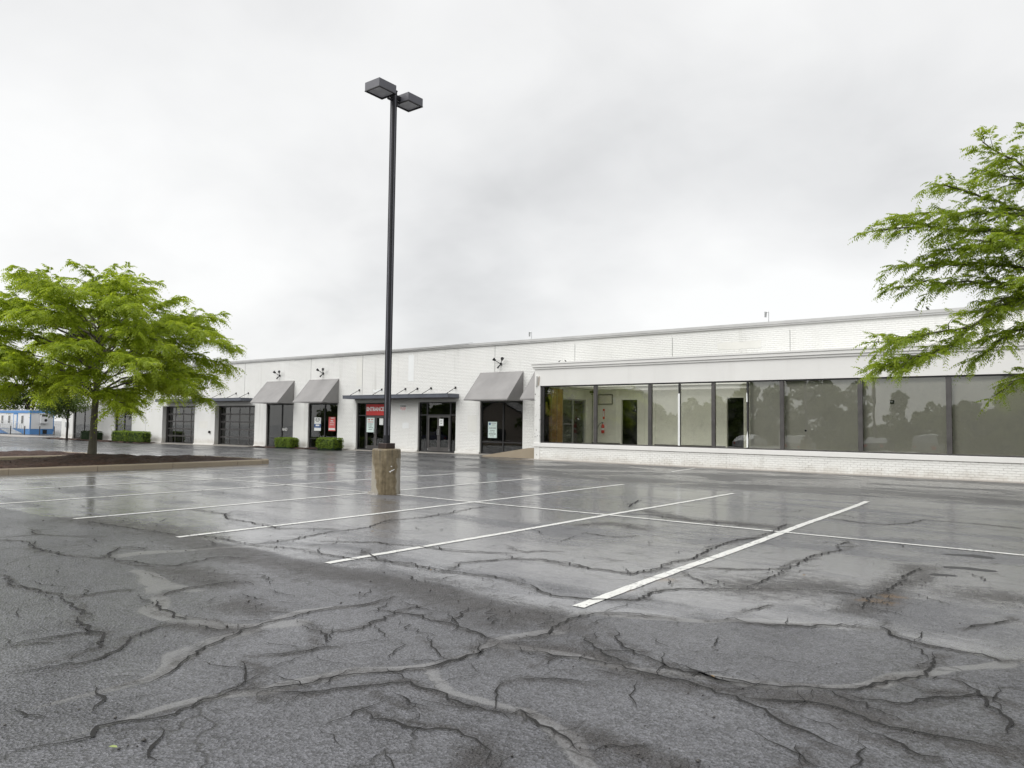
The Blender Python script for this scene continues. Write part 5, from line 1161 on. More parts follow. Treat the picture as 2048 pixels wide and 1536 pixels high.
for s in (-1, 1):
    xa, xb = PX - 0.19, PX + 0.28; ya, yb = (PY - 0.70, PY - 0.19) if s < 0 else (PY + 0.19, PY + 0.66); za, zb = 9.00, 9.185
    h = MB(); n0 = 0.016
    h.box(xa, xb, ya, ya + 0.03, za, zb).box(xa, xb, yb - 0.03, yb, za, zb).box(xa, xa + 0.03, ya + 0.03, yb - 0.03, za, zb).box(xb - 0.03, xb, ya + 0.03, yb - 0.03, za, zb).box(xa + 0.03, xb - 0.03, ya + 0.03, yb - 0.03, zb - 0.03, zb)
    hd = h.build('lamp_head', M_HEAD, t)
    r_ = MB(); frame_rect(r_, 0, 1, 0, 1, 0, 1, 0.1); r_ = MB()
    r_.box(xa - .006, xb + .006, ya - .006, ya + 0.028, za - 0.018, za - 0.001).box(xa - .006, xb + .006, yb - 0.028, yb + .006, za - 0.018, za - 0.001).box(xa - .006, xa + 0.028, ya + 0.0281, yb - 0.0281, za - 0.018, za - 0.001).box(xb - 0.028, xb + .006, ya + 0.0281, yb - 0.0281, za - 0.018, za - 0.001)
    r_.build('door_frame', M_BLACK, hd)
    MB().box(xa + 0.031, xb - 0.031, ya + 0.031, yb - 0.031, za + 0.006, za + 0.010).build('lens', M_LENS, hd)
    MB().box(xa + 0.06, xb - 0.06, ya + 0.06, yb - 0.06, za + 0.08, za + 0.09).build('reflector', M_COPING, hd)
    MB().tube([((xa + xb) / 2, ya + 0.12, za + 0.05), ((xa + xb) / 2, yb - 0.12, za + 0.05)], [0.03, 0.045], 10).build('bulb', M_SIGNW, hd)
    yy = (yb, PY - hw) if s < 0 else (PY + hw, ya)
    MB().box(PX - 0.03, PX + 0.03, yy[0], yy[1], 9.03, 9.13).box(PX - 0.015, PX + 0.015, yy[0], yy[1], 8.95, 9.0).build('arm', M_POLE, t)

# ------------------------------------------------------------------ foliage
M_BARK = None
def bark_mat(name, lo, hi, s=1.0):
    t = NT(name); n = t.noise(1.0, 6, 0.65, t.scaled((14 * s, 14 * s, 3 * s)))
    t.bsdf(t.mix(t.step(t.noise(5, 4), 0.35, 0.65), t.mix(n, lo, hi), t.mix(n, tuple(c * 0.7 for c in lo), tuple(c * 1.1 for c in hi))), 0.85, 0, t.bump(n, 0.8, 0.02), 0.3); return t.m
M_BARK = bark_mat('locust_bark', (0.055, 0.048, 0.036), (0.21, 0.195, 0.155))
M_TWIG = simple('dark_twig', (0.035, 0.028, 0.022), 0.8, 0, 0.3, 6)
M_LEAF_L = leaf_mat('locust_leaf', (0.200, 0.290, 0.014), (0.480, 0.580, 0.040), 0.60)
M_LEAF_R = leaf_mat('locust_leaf_near', (0.130, 0.205, 0.014), (0.400, 0.500, 0.040), 0.6)
M_LEAF_H = leaf_mat('hedge_leaf', (0.050, 0.095, 0.012), (0.27, 0.38, 0.030), 0.3)
M_LEAF_B = leaf_mat('wood_leaf', (0.045, 0.075, 0.016), (0.15, 0.21, 0.040), 0.4)
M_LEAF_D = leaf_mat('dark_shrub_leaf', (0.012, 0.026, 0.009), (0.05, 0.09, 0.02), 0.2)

def sprays(P, D, L, droop, pairs, lw, ll, r, tint):
    """pinnate leaf sprays: arching stalks with leaflets in pairs. returns V, F, var"""
    N = len(P); up = np.array([0, 0, 1.0])
    t = (np.arange(pairs) + 0.6) / pairs
    side = np.cross(D, up); side /= (np.linalg.norm(side, axis=1, keepdims=True) + 1e-6)
    pos = P[:, None] + D[:, None] * (L[:, None, None] * t[None, :, None]) + np.array([0, 0, -1.0]) * (droop * L)[:, None, None] * (t ** 2)[None, :, None]
    tan = D[:, None] + np.array([0, 0, -2.0]) * droop[:, None, None] * t[None, :, None]
    tan /= np.linalg.norm(tan, axis=2, keepdims=True)
    nrm = np.cross(side[:, None] * np.ones_like(tan), tan)
    Vs = []; var = []
    env = np.sin(np.pi * (0.15 + 0.8 * t)) ** 0.6
    for s in (-1, 1):
        ld = s * side[:, None] * 0.85 + tan * 0.45 - nrm * (0.15 + 0.25 * r.random((N, 1, 1))) + r.normal(0, 0.16, (N, pairs, 3))
        ld[..., 2] -= 0.25
        ld /= np.linalg.norm(ld, axis=2, keepdims=True)
        wd = tan * 0.9 + nrm * r.normal(0, 0.25, (N, pairs, 1)); wd /= np.linalg.norm(wd, axis=2, keepdims=True)
        le = (ll * env * (0.8 + 0.4 * r.random((N, pairs))))[..., None]; we = (lw * env)[None, :, None]
        q = np.stack([pos, pos + ld * le * 0.45 + wd * we, pos + ld * le, pos + ld * le * 0.45 - wd * we], 2)
        Vs.append(q); var.append(np.clip(tint[:, None] + r.normal(0, 0.10, (N, pairs)) + 0.15 * t[None], 0, 1))
    V = np.stack(Vs, 2).reshape(-1, 3); vv = np.repeat(np.stack(var, 2).reshape(-1), 4)
    F = np.arange(len(V)).reshape(-1, 4)
    return V, F, vv

def locust(name, label, base, limbs, mat, twig_mat, trunk, pairs, lw, ll, spray_len, dens, seed, twig_len=(0.5, 1.3), side_every=0.42, flat=0.55, drp=(0.35, 1.0)):
    """limbs: list of (points, radius); twigs branch off sideways, drooping leaf sprays grow along the twigs"""
    r = np.random.default_rng(seed); root = thing(name, label, 'tree', base)
    tb = MB(); tb.tube(trunk[0], trunk[1], 14); tb.build('trunk', M_BARK, root, True)
    lm = MB(); tw = MB(); SP = []; SD = []
    def smooth(pts, n):
        P = np.array(pts, float); d = np.concatenate([[0], np.cumsum(np.linalg.norm(np.diff(P, axis=0), axis=1))]); t = np.linspace(0, d[-1], n)
        Q = np.stack([np.interp(t, d, P[:, k]) for k in range(3)], 1)
        for _ in range(3): Q[1:-1] = 0.25 * Q[:-2] + 0.5 * Q[1:-1] + 0.25 * Q[2:]
        return Q, d[-1]
    for pts, rad, leaf_from in limbs:
        Q, L = smooth(pts, max(8, int(sum(np.linalg.norm(np.subtract(pts[i + 1], pts[i])) for i in range(len(pts) - 1)) / 0.22)))
        Q[1:-1] += r.normal(0, 0.03, Q[1:-1].shape); n = len(Q)
        lm.tube([tuple(q) for q in Q], [rad * (1 - 0.88 * i / (n - 1)) + 0.004 for i in range(n)], 7)
        nt = int(L * (1 - leaf_from) / side_every * 2); sgn = 1
        for k in range(nt):
            u = leaf_from + (1 - leaf_from) * (k + r.random() * 0.8) / nt; i = min(int(u * (n - 1)), n - 2); p = Q[i] + (Q[i + 1] - Q[i]) * (u * (n - 1) - i)
            tn = Q[i + 1] - Q[i]; tn /= np.linalg.norm(tn); sd = np.cross(tn, [0, 0, 1]); sd /= np.linalg.norm(sd) + 1e-6; sgn = -sgn
            tl = r.uniform(*twig_len) * (1.0 - 0.62 * max(0, (u - 0.35) / 0.65))
            d = tn * r.uniform(0.55, 1.0) + sd * sgn * r.uniform(0.5, 1.0) + np.array([0, 0, r.uniform(-0.25, 0.55) * flat]); d /= np.linalg.norm(d)
            m = max(4, int(tl / 0.12)); tp = [p]; dd = d.copy()
            for q in range(m):
                dd = dd + r.normal(0, 0.10, 3) + np.array([0, 0, -0.035]); dd /= np.linalg.norm(dd); tp.append(tp[-1] + dd * tl / m)
            tw.tube([tuple(x) for x in tp], [0.011 * (1 - 0.75 * q / m) * (1 if tl > .6 else .7) for q in range(m + 1)], 4, False)
            ns = int(tl * dens)
            for q in range(ns):
                a = (q + r.random()) / ns * m; j = min(int(a), m - 1); sp = tp[j] + (tp[j + 1] - tp[j]) * (a - j); td = tp[j + 1] - tp[j]; td = td / np.linalg.norm(td)
                s2 = np.cross(td, [0, 0, 1]); s2 /= np.linalg.norm(s2) + 1e-6
                v = td * r.uniform(0.3, 1.0) + s2 * r.choice([-1, 1]) * r.uniform(0.3, 1.0) + np.array([0, 0, r.uniform(-0.15, 0.65)]); SP.append(sp); SD.append(v / np.linalg.norm(v))
            for q in range(3): SP.append(tp[-1]); v = dd + r.normal(0, 0.35, 3); SD.append(v / np.linalg.norm(v))
        ns = int(L * (1 - leaf_from * 0.8) * dens * 0.5)
        for q in range(ns):
            u = leaf_from * 0.8 + (1 - leaf_from * 0.8) * r.random(); i = min(int(u * (n - 1)), n - 2); v = (Q[i + 1] - Q[i]); v = v / np.linalg.norm(v) + r.normal(0, 0.6, 3) + np.array([0, 0, 0.2]); SP.append(Q[i]); SD.append(v / np.linalg.norm(v))
    lm.build('limbs', M_BARK if rad > 0.02 else twig_mat, root, True); struct(tw.build('twigs', twig_mat, root), None, 'stuff')
    SP, SD = np.array(SP), np.array(SD); N = len(SP)
    L = spray_len * r.uniform(0.6, 1.25, N); droop = r.uniform(*drp, N)
    tint = np.clip(r.normal(0.48, 0.2, N) + 0.10 * np.sin(SP[:, 0] * 2.1) * np.cos(SP[:, 1] * 1.7 + SP[:, 2] * 2.3), 0, 1)
    V, F, var = sprays(SP, SD, L, droop, pairs, lw, ll, r, tint)
    o = link('crown', np_mesh('crown', V, F, mat, dict(var=var)), root)
    return root, N

def crown_limbs(c, rx, rz, zc, n, r, start, low=-0.25, hi=1.0, rad=0.05, lf=0.30):
    """limbs sweeping from the fork to points spread over an ellipsoidal crown"""
    out = []; ga = math.pi * (3 - 5 ** 0.5)
    for k in range(n):
        s = low + (hi - low) * ((k + 0.5) / n) ** 0.85; a = k * ga + r.uniform(-0.3, 0.3); q = math.sqrt(max(0.02, 1 - min(0.98, s) ** 2)) if s > 0 else math.sqrt(1 - (s * 0.9) ** 2)
        f = r.uniform(0.86, 1.10)
        tip = Vector((c[0] + rx * q * math.cos(a) * f, c[1] + rx * q * math.sin(a) * f, zc + rz * s * r.uniform(0.92, 1.06)))
        s0 = Vector(start[0]).lerp(Vector(start[1]), max(0, min(1, (s + 0.3) / 1.3)) ** 1.1)
        mid = s0.lerp(tip, 0.5) + Vector((0, 0, (0.55 if s < 0.5 else 0.1) * r.uniform(0.6, 1.2))) + Vector((r.uniform(-.3, .3), r.uniform(-.3, .3), 0))
        end = tip + Vector(((tip.x - c[0]) * 0.05, (tip.y - c[1]) * 0.05, -0.18 if s < 0.5 else 0))
        out.append(([tuple(s0), tuple(s0.lerp(mid, 0.5) + Vector((0, 0, 0.12))), tuple(mid), tuple(mid.lerp(tip, 0.6) + Vector((0, 0, 0.12))), tuple(end)], rad * r.uniform(0.7, 1.2), lf))
    return out
rl = random.Random(21)
TX, TY = -27.65, 11.82; TZ = ZM1(TX, TY)
tr_pts = [(TX, TY, TZ - 0.25), (TX + 0.005, TY, TZ + 0.05), (TX + 0.02, TY + 0.01, TZ + 0.7), (TX + 0.03, TY + 0.02, TZ + 1.5), (TX + 0.06, TY + 0.03, TZ + 2.3), (TX + 0.08, TY + 0.02, TZ + 3.4), (TX + 0.05, TY + 0.05, TZ + 4.6), (TX + 0.12, TY, TZ + 5.6)]
tr_rad = [0.19, 0.15, 0.118, 0.108, 0.105, 0.075, 0.05, 0.02]
LT = crown_limbs((TX - 0.15, TY + 0.0), 4.4, 2.98, TZ + 3.5, 54, rl, ((TX + 0.05, TY, TZ + 1.95), (TX + 0.1, TY, TZ + 4.9)), low=-0.62, rad=0.036, lf=0.42)
root_l, n_l = locust('locust_tree', 'bright green locust tree on the mulched island with a single straight trunk', (TX, TY, TZ), LT, M_LEAF_L, M_TWIG, (tr_pts, tr_rad), 8, 0.026, 0.130, 0.46, 20, 31, (0.6, 1.4), 0.34)

# right tree: its boughs reach in from a trunk outside the picture
RX, RY = 1.05, 17.05
r2 = random.Random(8)
tr2 = [(RX, RY, -0.1), (RX, RY, 0.1), (RX - 0.03, RY, 1.0), (RX - 0.05, RY - 0.02, 2.1), (RX - 0.02, RY, 3.3), (RX, RY + 0.05, 4.6), (RX - 0.1, RY, 6.2), (RX - 0.1, RY, 7.4)]
trr2 = [0.24, 0.20, 0.175, 0.165, 0.13, 0.095, 0.06, 0.02]
S = lambda z: (RX - 0.04, RY, z)
RB = [([S(3.9), (-0.15, 16.1, 4.95), (-1.23, 15.3, 5.08), (-1.95, 14.7, 5.12), (-2.55, 14.22, 5.10), (-2.85, 14.0, 5.03)], 0.055, 0.22),
      ([S(4.2), (-0.3, 16.0, 5.2), (-0.98, 15.45, 5.55), (-1.5, 15.0, 5.72), (-1.98, 14.65, 5.88)], 0.05, 0.2),
      ([S(4.6), (0.0, 16.4, 5.6), (-0.6, 15.7, 6.1), (-1.0, 15.35, 6.45), (-1.28, 15.1, 6.62)], 0.05, 0.25),
      ([S(5.2), (0.4, 16.6, 6.2), (-0.2, 16.0, 6.75), (-0.62, 15.6, 6.95)], 0.04, 0.3),
      ([S(3.6), (-0.2, 16.2, 4.35), (-1.0, 15.5, 4.52), (-1.75, 14.95, 4.50), (-2.45, 14.35, 4.42)], 0.05, 0.2),
      ([S(3.4), (-0.2, 16.2, 3.95), (-1.1, 15.4, 4.18), (-1.85, 14.8, 4.15), (-2.5, 14.3, 4.05)], 0.045, 0.25),
      ([S(3.3), (-0.3, 15.9, 3.95), (-0.98, 15.45, 3.85), (-1.32, 15.2, 3.55), (-1.66, 14.95, 3.2), (-1.98, 14.7, 2.87), (-2.55, 14.32, 2.68), (-2.9, 14.1, 2.56)], 0.05, 0.30),
      ([(-1.5, 15.05, 3.38), (-1.95, 14.7, 3.22), (-2.4, 14.4, 3.17), (-2.82, 14.1, 3.10)], 0.018, 0.1),
      ([(-1.9, 14.75, 2.95), (-2.35, 14.5, 2.80), (-2.7, 14.2, 2.68)], 0.014, 0.1),
      ([(-0.6, 15.7, 5.3), (-1.3, 15.1, 5.45), (-1.95, 14.7, 5.38), (-2.5, 14.3, 5.3)], 0.02, 0.1),
      ([(-0.3, 15.9, 4.7), (-0.9, 15.4, 4.75), (-1.6, 14.9, 4.75), (-2.0, 14.6, 4.7)], 0.02, 0.1),
      ([(-0.2, 16.0, 5.8), (-0.8, 15.5, 6.0), (-1.3, 15.1, 6.1)], 0.02, 0.1),
      ([(-0.3, 15.9, 4.1), (-0.8, 15.5, 3.9), (-1.3, 15.2, 3.8)], 0.02, 0.1),
      ([S(2.6), (0.1, 16.4, 3.2), (-0.72, 15.75, 3.37), (-1.12, 15.45, 3.37), (-1.3, 15.3, 3.2)], 0.06, 0.45),
      ([(-0.9, 15.6, 3.36), (-1.15, 15.4, 3.10), (-1.35, 15.25, 2.88)], 0.02, 0.15),
      ([S(2.3), (0.2, 16.4, 2.8), (-0.5, 15.9, 2.68), (-0.9, 15.65, 2.45), (-1.1, 15.5, 2.27)], 0.04, 0.35),
      ([S(4.0), (0.0, 15.9, 4.6), (-0.7, 15.0, 4.75), (-1.3, 14.3, 4.72)], 0.045, 0.3),
      ([S(3.7), (0.2, 15.6, 4.2), (-0.2, 14.6, 4.1), (-0.6, 13.9, 3.9)], 0.04, 0.35)]
RB += [(p, q, 0.4) for p, q, _ in crown_limbs((RX + 1.2, RY + 0.6), 3.6, 2.5, 4.6, 20, r2, (S(2.6), S(6.2)), low=-0.3) if p[-1][0] > 0.3]
root_r, n_r = locust('locust_tree', 'locust tree whose feathery boughs reach in from the right edge', (RX, RY, 0), RB, M_LEAF_R, M_TWIG, (tr2, trr2), 9, 0.0135, 0.078, 0.27, 19, 77, (0.30, 0.85), 0.20, 0.8, (0.2, 0.8))

def leaf_cloud(centres, radii, per, size, r, squash=0.8, tint=0.5):
    """leaf faces scattered through overlapping lumps"""
    P = []; C = []
    for c, q, n in zip(centres, radii, per):
        v = r.normal(0, 1, (n, 3)); v /= np.linalg.norm(v, axis=1, keepdims=True); rad = q * (0.45 + 0.55 * r.random((n, 1)) ** 0.5); v[:, 2] *= squash
        P.append(np.array(c) + v * rad); C.append(np.full(n, r.normal(tint, 0.12)))
    P = np.concatenate(P); C = np.concatenate(C); N = len(P)
    a = r.normal(0, 1, (N, 3)); a /= np.linalg.norm(a, axis=1, keepdims=True); b = np.cross(a, r.normal(0, 1, (N, 3))); b /= np.linalg.norm(b, axis=1, keepdims=True)
    s = size * r.uniform(0.6, 1.3, (N, 1))
    V = np.stack([P - a * s, P + b * s * 0.55, P + a * s, P - b * s * 0.55], 1).reshape(-1, 3)
    return V, np.arange(4 * N).reshape(-1, 4), np.repeat(np.clip(C + r.normal(0, 0.16, N), 0, 1), 4)

def hedge(x0, x1, y0, y1, h, label, seed, mat=None, n=3600):
    r = np.random.default_rng(seed); z0 = gz((x0 + x1) / 2, y0) + 0.06; t = thing('hedge_shrub', label, 'shrub', ((x0 + x1) / 2, (y0 + y1) / 2, z0), 'clipped shrubs along the shop wall')
    # rounded box surface, leaves lying roughly along it
    u = r.random((n, 3)) * 2 - 1; ax = r.choice(3, n, p=[0.22, 0.40, 0.38]); sg = np.where(r.random(n) < 0.5, -1.0, 1.0); sg[ax == 2] = 1
    u[np.arange(n), ax] = sg; nl = np.sign(u) * np.abs(u) ** 6; nl /= np.linalg.norm(nl, axis=1, keepdims=True) + 1e-6
    u /= (np.linalg.norm(u, ord=7, axis=1, keepdims=True)); u *= 1 - 0.13 * r.random((n, 1)) ** 2 + 0.05 * r.normal(0, 0.6, (n, 1))
    P = np.stack([(x0 + x1) / 2 + u[:, 0] * (x1 - x0) / 2, (y0 + y1) / 2 + u[:, 1] * (y1 - y0) / 2, z0 + h / 2 + u[:, 2] * h / 2], 1)
    P += 0.02 * np.sin(P[:, [1, 2, 0]] * 9 + seed)
    a = np.cross(nl, r.normal(0, 1, (n, 3))) + nl * r.normal(0.3, 0.4, (n, 1)); a /= np.linalg.norm(a, axis=1, keepdims=True); b = np.cross(nl + r.normal(0, .35, (n, 3)), a); b /= np.linalg.norm(b, axis=1, keepdims=True)
    s = r.uniform(0.02, 0.042, (n, 1))
    V = np.stack([P - a * s, P + b * s * 0.6, P + a * s, P - b * s * 0.6], 1).reshape(-1, 3)
    link('foliage', np_mesh('foliage', V, np.arange(4 * n).reshape(-1, 4), mat or M_LEAF_H, dict(var=np.repeat(np.clip(r.normal(0.5, 0.25, n), 0, 1), 4))), t)
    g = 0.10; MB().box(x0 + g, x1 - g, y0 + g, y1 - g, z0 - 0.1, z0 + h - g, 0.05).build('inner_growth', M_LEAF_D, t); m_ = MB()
    for k in range(7):
        x, y = r.uniform(x0 + .15, x1 - .15), r.uniform(y0 + .12, y1 - .12); m_.tube([(x, y, z0 - 0.12), (x + r.normal(0, .05), y, z0 + 0.3)], 0.012, 5)
    m_.build('stems', M_TWIG, t)
hedge(-41.0, -39.25, 28.45, 29.25, 0.62, 'clipped green hedge block between the two awning windows', 1)
hedge(-36.6, -34.85, 28.3, 29.15, 0.66, 'clipped green hedge block to the left of the red banner entrance', 2)
hedge(-63.3, -60.6, 28.4, 29.2, 0.85, 'left half of the long clipped green hedge right of the tree trunk', 3)
hedge(-60.5, -57.9, 28.35, 29.2, 0.85, 'right half of the long clipped green hedge right of the tree trunk', 4)
hedge(-69.5, -66.3, 28.6, 29.3, 0.75, 'dark low shrub behind the tree trunk by the far shop window', 5, M_LEAF_D, 2400)

# young ornamental tree by the far corner of the shop and the trees beyond
def round_tree(x, y, h, w, label, cat_name, seed, mat, n, size, trunk=0.12, group=None, low=0.25):
    r = np.random.default_rng(seed); z = gz(x, y); t = thing(cat_name, label, 'tree', (x, y, z), group); k = 16
    cs = []; qs = []
    for i in range(k):
        a = r.uniform(0, 6.28); s = r.uniform(0, 1); q = math.sqrt(1 - (2 * s - 1) ** 2) * r.uniform(0.3, 0.8)
        cs.append((x + math.cos(a) * q * w / 2, y + math.sin(a) * q * w / 2, z + h * (low + 0.15) + (h * (0.85 - low) - w * 0.12) * s)); qs.append(w * r.uniform(0.14, 0.26))
    V, F, var = leaf_cloud(cs, qs, [n // k] * k, size, r)
    link('crown', np_mesh('crown', V, F, mat, dict(var=var)), t)
    m_ = MB().tube([(x, y, z - 0.3), (x + 0.05, y, z + h * low), (x, y + 0.1, z + h * 0.7)], [trunk, trunk * 0.8, trunk * 0.2], 8)
    for c in cs[::2]: m_.tube([(x, y, z + h * low * r.uniform(0.8, 1.3)), tuple((np.array(c) + np.array([x, y, c[2]])) / 2), c], [trunk * 0.4, trunk * 0.25, 0.01], 5)
    m_.build('trunk', M_TWIG, t); return t
round_tree(-68.0, 27.0, 4.6, 5.6, 'small dark green tree by the far shop window behind the trunk', 'ornamental_tree', 5, M_LEAF_B, 9000, 0.075, 0.10, None, 0.38)
for k, (x, y, h, w) in enumerate([(-104, 44, 8.5, 9), (-97, 47, 9.5, 9), (-112, 40, 9, 10), (-90, 49, 8, 8), (-120, 35, 9, 10), (-127, 29, 8, 9)]):
    round_tree(x, y, h, w, ['leafy tree beyond the middle of the blue trimmed trailer', 'leafy tree beyond the right end of the blue trimmed trailer', 'leafy tree beyond the left end of the blue trimmed trailer', 'leafy tree in the gap between trailer and shop', 'farthest left leafy tree past the trailer', 'outermost leafy tree past the trailer'][k], 'broadleaf_tree', 50 + k, M_LEAF_L if k % 2 else M_LEAF_B, 7000, 0.17, 0.2, 'trees beyond the trailer', 0.15)
for k, (x, y, w) in enumerate([(-84.5, 44, 3.4), (-87.5, 43, 3.0)]):
    round_tree(x, y, 3.3, w + 1.2, ['brown green bush in the gap beside the shop corner', 'brown green bush beside the trailer end'][k], 'bush', 70 + k, M_LEAF_B, 4500, 0.11, 0.05, 'bushes by the trailer', 0.02)
def bare_tree(x, y, z, h, label):
    r = random.Random(3); t = thing('bare_tree', label, 'tree', (x, y, z)); tk = MB(); lf = []
    def grow(p, d, L, rad, lev):
        q = p + d * L; tk.tube([p, q], [rad, rad * 0.65], 5, False)
        if lev == 0: lf.append(q); return
        for k in range(3):
            e_ = (d + Vector((r.uniform(-.55, .55), r.uniform(-.55, .55), r.uniform(-.05, .35)))).normalized(); grow(p + d * L * r.uniform(0.55, 1.0), e_, L * r.uniform(0.55, 0.75), rad * 0.5, lev - 1)
    grow(Vector((x, y, z)), Vector((0, 0, 1)), h * 0.5, 0.16, 5)
    tk.build('trunk', M_TWIG, t); rr_ = np.random.default_rng(2); C = [tuple(v) for v in lf]
    V, F, var = leaf_cloud(C, [0.25] * len(C), [2] * len(C), 0.09, rr_); link('crown', np_mesh('crown', V, F, M_LEAF_B, dict(var=var)), t)
bare_tree(-81.2, 60, -0.3, 6.3, 'thin bare treetop showing above the roof edge')

# ------------------------------------------------------------------ trailer office with its ramp, and the row of posts
M_TRW = simple('trailer_white', (0.74, 0.75, 0.76), 0.5, 0, 0.04, 0.6)
M_TRB = simple('trailer_blue', (0.10, 0.27, 0.58), 0.5, 0, 0.08, 0.8)
gx = gz(-98, 34)
t = thing('office_trailer', 'white office trailer with blue roof band and blue skirting', 'trailer', (-103, 35, gx)); X0, X1, Y0, Y1 = -122.0, -95.6, 34.0, 36.5
MB().box(X0, X1, Y0, Y1, gx + 0.62, gx + 2.52).build('body', M_TRW, t); MB().box(X0 - 0.05, X1 + 0.08, Y0 - 0.08, Y1 + 0.08, gx + 2.44, gx + 2.74, 0.02).build('roof_band', M_TRB, t); MB().box(X0 - 0.08, X1 + 0.11, Y0 - 0.11, Y1 + 0.11, gx + 2.742, gx + 2.80).build('roof', M_TRW, t)
MB().box(X0 + 0.05, X1 - 0.03, Y0 + 0.03, Y1 - 0.03, gx - 0.1, gx + 0.62).build('skirting', M_TRB, t)
MB().box(X1 - 0.06, X1 + 0.012, Y0 - 0.012, Y0 + 0.10, gx + 0.62, gx + 2.44).box(X1 - 0.06, X1 + 0.012, Y1 - 0.08, Y1 + 0.012, gx + 0.3, gx + 2.44).build('corner_trim', M_TRB, t)
ac = MB().box(X1 + 0.001, X1 + 0.38, 35.0, 35.75, gx + 1.25, gx + 2.42, 0.02).build('wall_air_conditioner', M_TRW, t)
o = MB().lathe(0, 0, [(0.15, 0), (0.16, 0.02), (0.10, 0.025)], 14).build('fan_grille', M_BLACK, ac); o.rotation_euler.y = math.pi / 2; o.location = (X1 + 0.381, 35.5, gx + 1.62)
MB().box(X1 + 0.38, X1 + 0.39, 35.08, 35.68, gx + 2.05, gx + 2.30).build('louvre', M_FRAME2, ac)
MB().box(X1 - 0.02, X1 + 0.01, 35.35, 35.80, gx + 0.05, gx + 0.52).build('skirting_hatch', M_BLACK, t)
for x in (-97.8, -101.8, -104.0, -107.5, -112, -116): 
    w = MB().box(x - 0.42, x + 0.42, Y0 - 0.03, Y0 - 0.001, gx + 1.15, gx + 2.2).build('window', M_TRW, t); MB().box(x - 0.34, x + 0.34, Y0 - 0.04, Y0 - 0.0305, gx + 1.22, gx + 2.13).build('pane', M_GLASS, w)
d = MB().box(-100.5, -99.2, Y0 - 0.03, Y0 - 0.001, gx + 0.64, gx + 2.42).build('door', M_TRB, t); MB().box(-100.25, -99.45, Y0 - 0.05, Y0 - 0.031, gx + 0.66, gx + 2.25).build('door_leaf', M_TRW, d)
t = thing('access_ramp', 'galvanised access ramp with railings in front of the trailer', 'ramp', (-101, 32.6, gx))
MB().prism([(-103.5, gx + 0.45), (-99.0, gx + 0.62), (-96.0, gx + 0.10), (-96.0, gx + 0.02), (-99.0, gx + 0.54), (-103.5, gx + 0.38)], 1, 32.2, 33.4).build('deck', M_STEEL, t)
rail = MB(); up = MB()
for y in (32.15, 33.45):
    for hgt in (0.5, 0.95): rail.tube([(-106, y, gx + 0.1 + hgt), (-103.5, y, gx + 0.45 + hgt), (-99.0, y, gx + 0.62 + hgt), (-95.8, y, gx + 0.1 + hgt)], 0.022, 5)
    for k in range(18):
        x = -106 + k * 0.6; up.tube([(x, y, gx), (x, y, gx + min(1.5, 1.05 + max(0, 0.5 - abs(x + 100.5) * 0.12)))], 0.016, 4)
rail.build('handrail', M_STEEL, t); up.build('baluster', M_STEEL, t)
for k, (x, y) in enumerate([(-96.9, 31.2), (-95.3, 32.0), (-93.6, 32.8), (-92.2, 33.8), (-90.7, 34.7)]):
    z = gz(x, y); o = MB().lathe(0, 0, [(0.055, -0.2), (0.055, 0.92), (0.045, 0.97), (0.0, 0.985)], 10).build('bollard', M_FRAME2); o.location = (x, y, z)
    tag(o, ['leftmost slim dark bollard before the trailer ramp', 'second slim dark bollard from the left before the trailer ramp', 'middle slim dark bollard before the trailer', 'fourth slim dark bollard, before the blue skirting', 'rightmost slim dark bollard, before the trailer corner'][k], 'bollard', 'slim bollards before the trailer')
t = thing('small_notice', 'small white notice on a stake between trailer and shop', 'sign', (-87.0, 38, gz(-87, 38)))
MB().box(-87.02, -86.98, 37.98, 38.02, gz(-87, 38) - 0.1, gz(-87, 38) + 1.3).build('stake', M_BATTEN, t); MB().box(-87.25, -86.75, 37.95, 37.975, gz(-87, 38) + 0.85, gz(-87, 38) + 1.5).build('board', M_SIGNW, t)

# ------------------------------------------------------------------ what the windows mirror: the lot behind, parked cars, a shop, the edge of a wood
def wood_edge():
    r = np.random.default_rng(44); cs = []; qs = []; per = []
    x = -130.0
    while x < 45:
        h = 6.2 + 3.0 * (0.5 + 0.5 * math.sin(x * 0.21 + 1.3)) + r.uniform(-1.2, 1.2); y = -42 + r.uniform(-4, 2)
        if -22 < x < -17: h = 3.6
        for k in range(9):
            s = k / 8; cs.append((x + r.normal(0, 1.2), y + r.normal(0, 1.0), gz(x, y) + 0.8 + (h - 1.4) * s)); qs.append(r.uniform(1.2, 2.0) * (1.15 - 0.5 * s)); per.append(190)
        x += r.uniform(1.3, 2.0)
    V, F, var = leaf_cloud(cs, qs, per, 0.30, r, 0.9)
    struct(link('woodland', np_mesh('woodland', V, F, M_LEAF_B, dict(var=var))), 'dark green edge of a wood mirrored in the showroom windows', 'stuff')
wood_edge()
M_TYRE = simple('tyre_rubber', (0.018, 0.018, 0.018), 0.8); M_RIM = simple('wheel_rim', (0.5, 0.5, 0.51), 0.3, 0.8); M_CARGL = simple('car_window_glass', (0.02, 0.023, 0.025), 0.05, 0, 0.1, 1, spec=0.8)
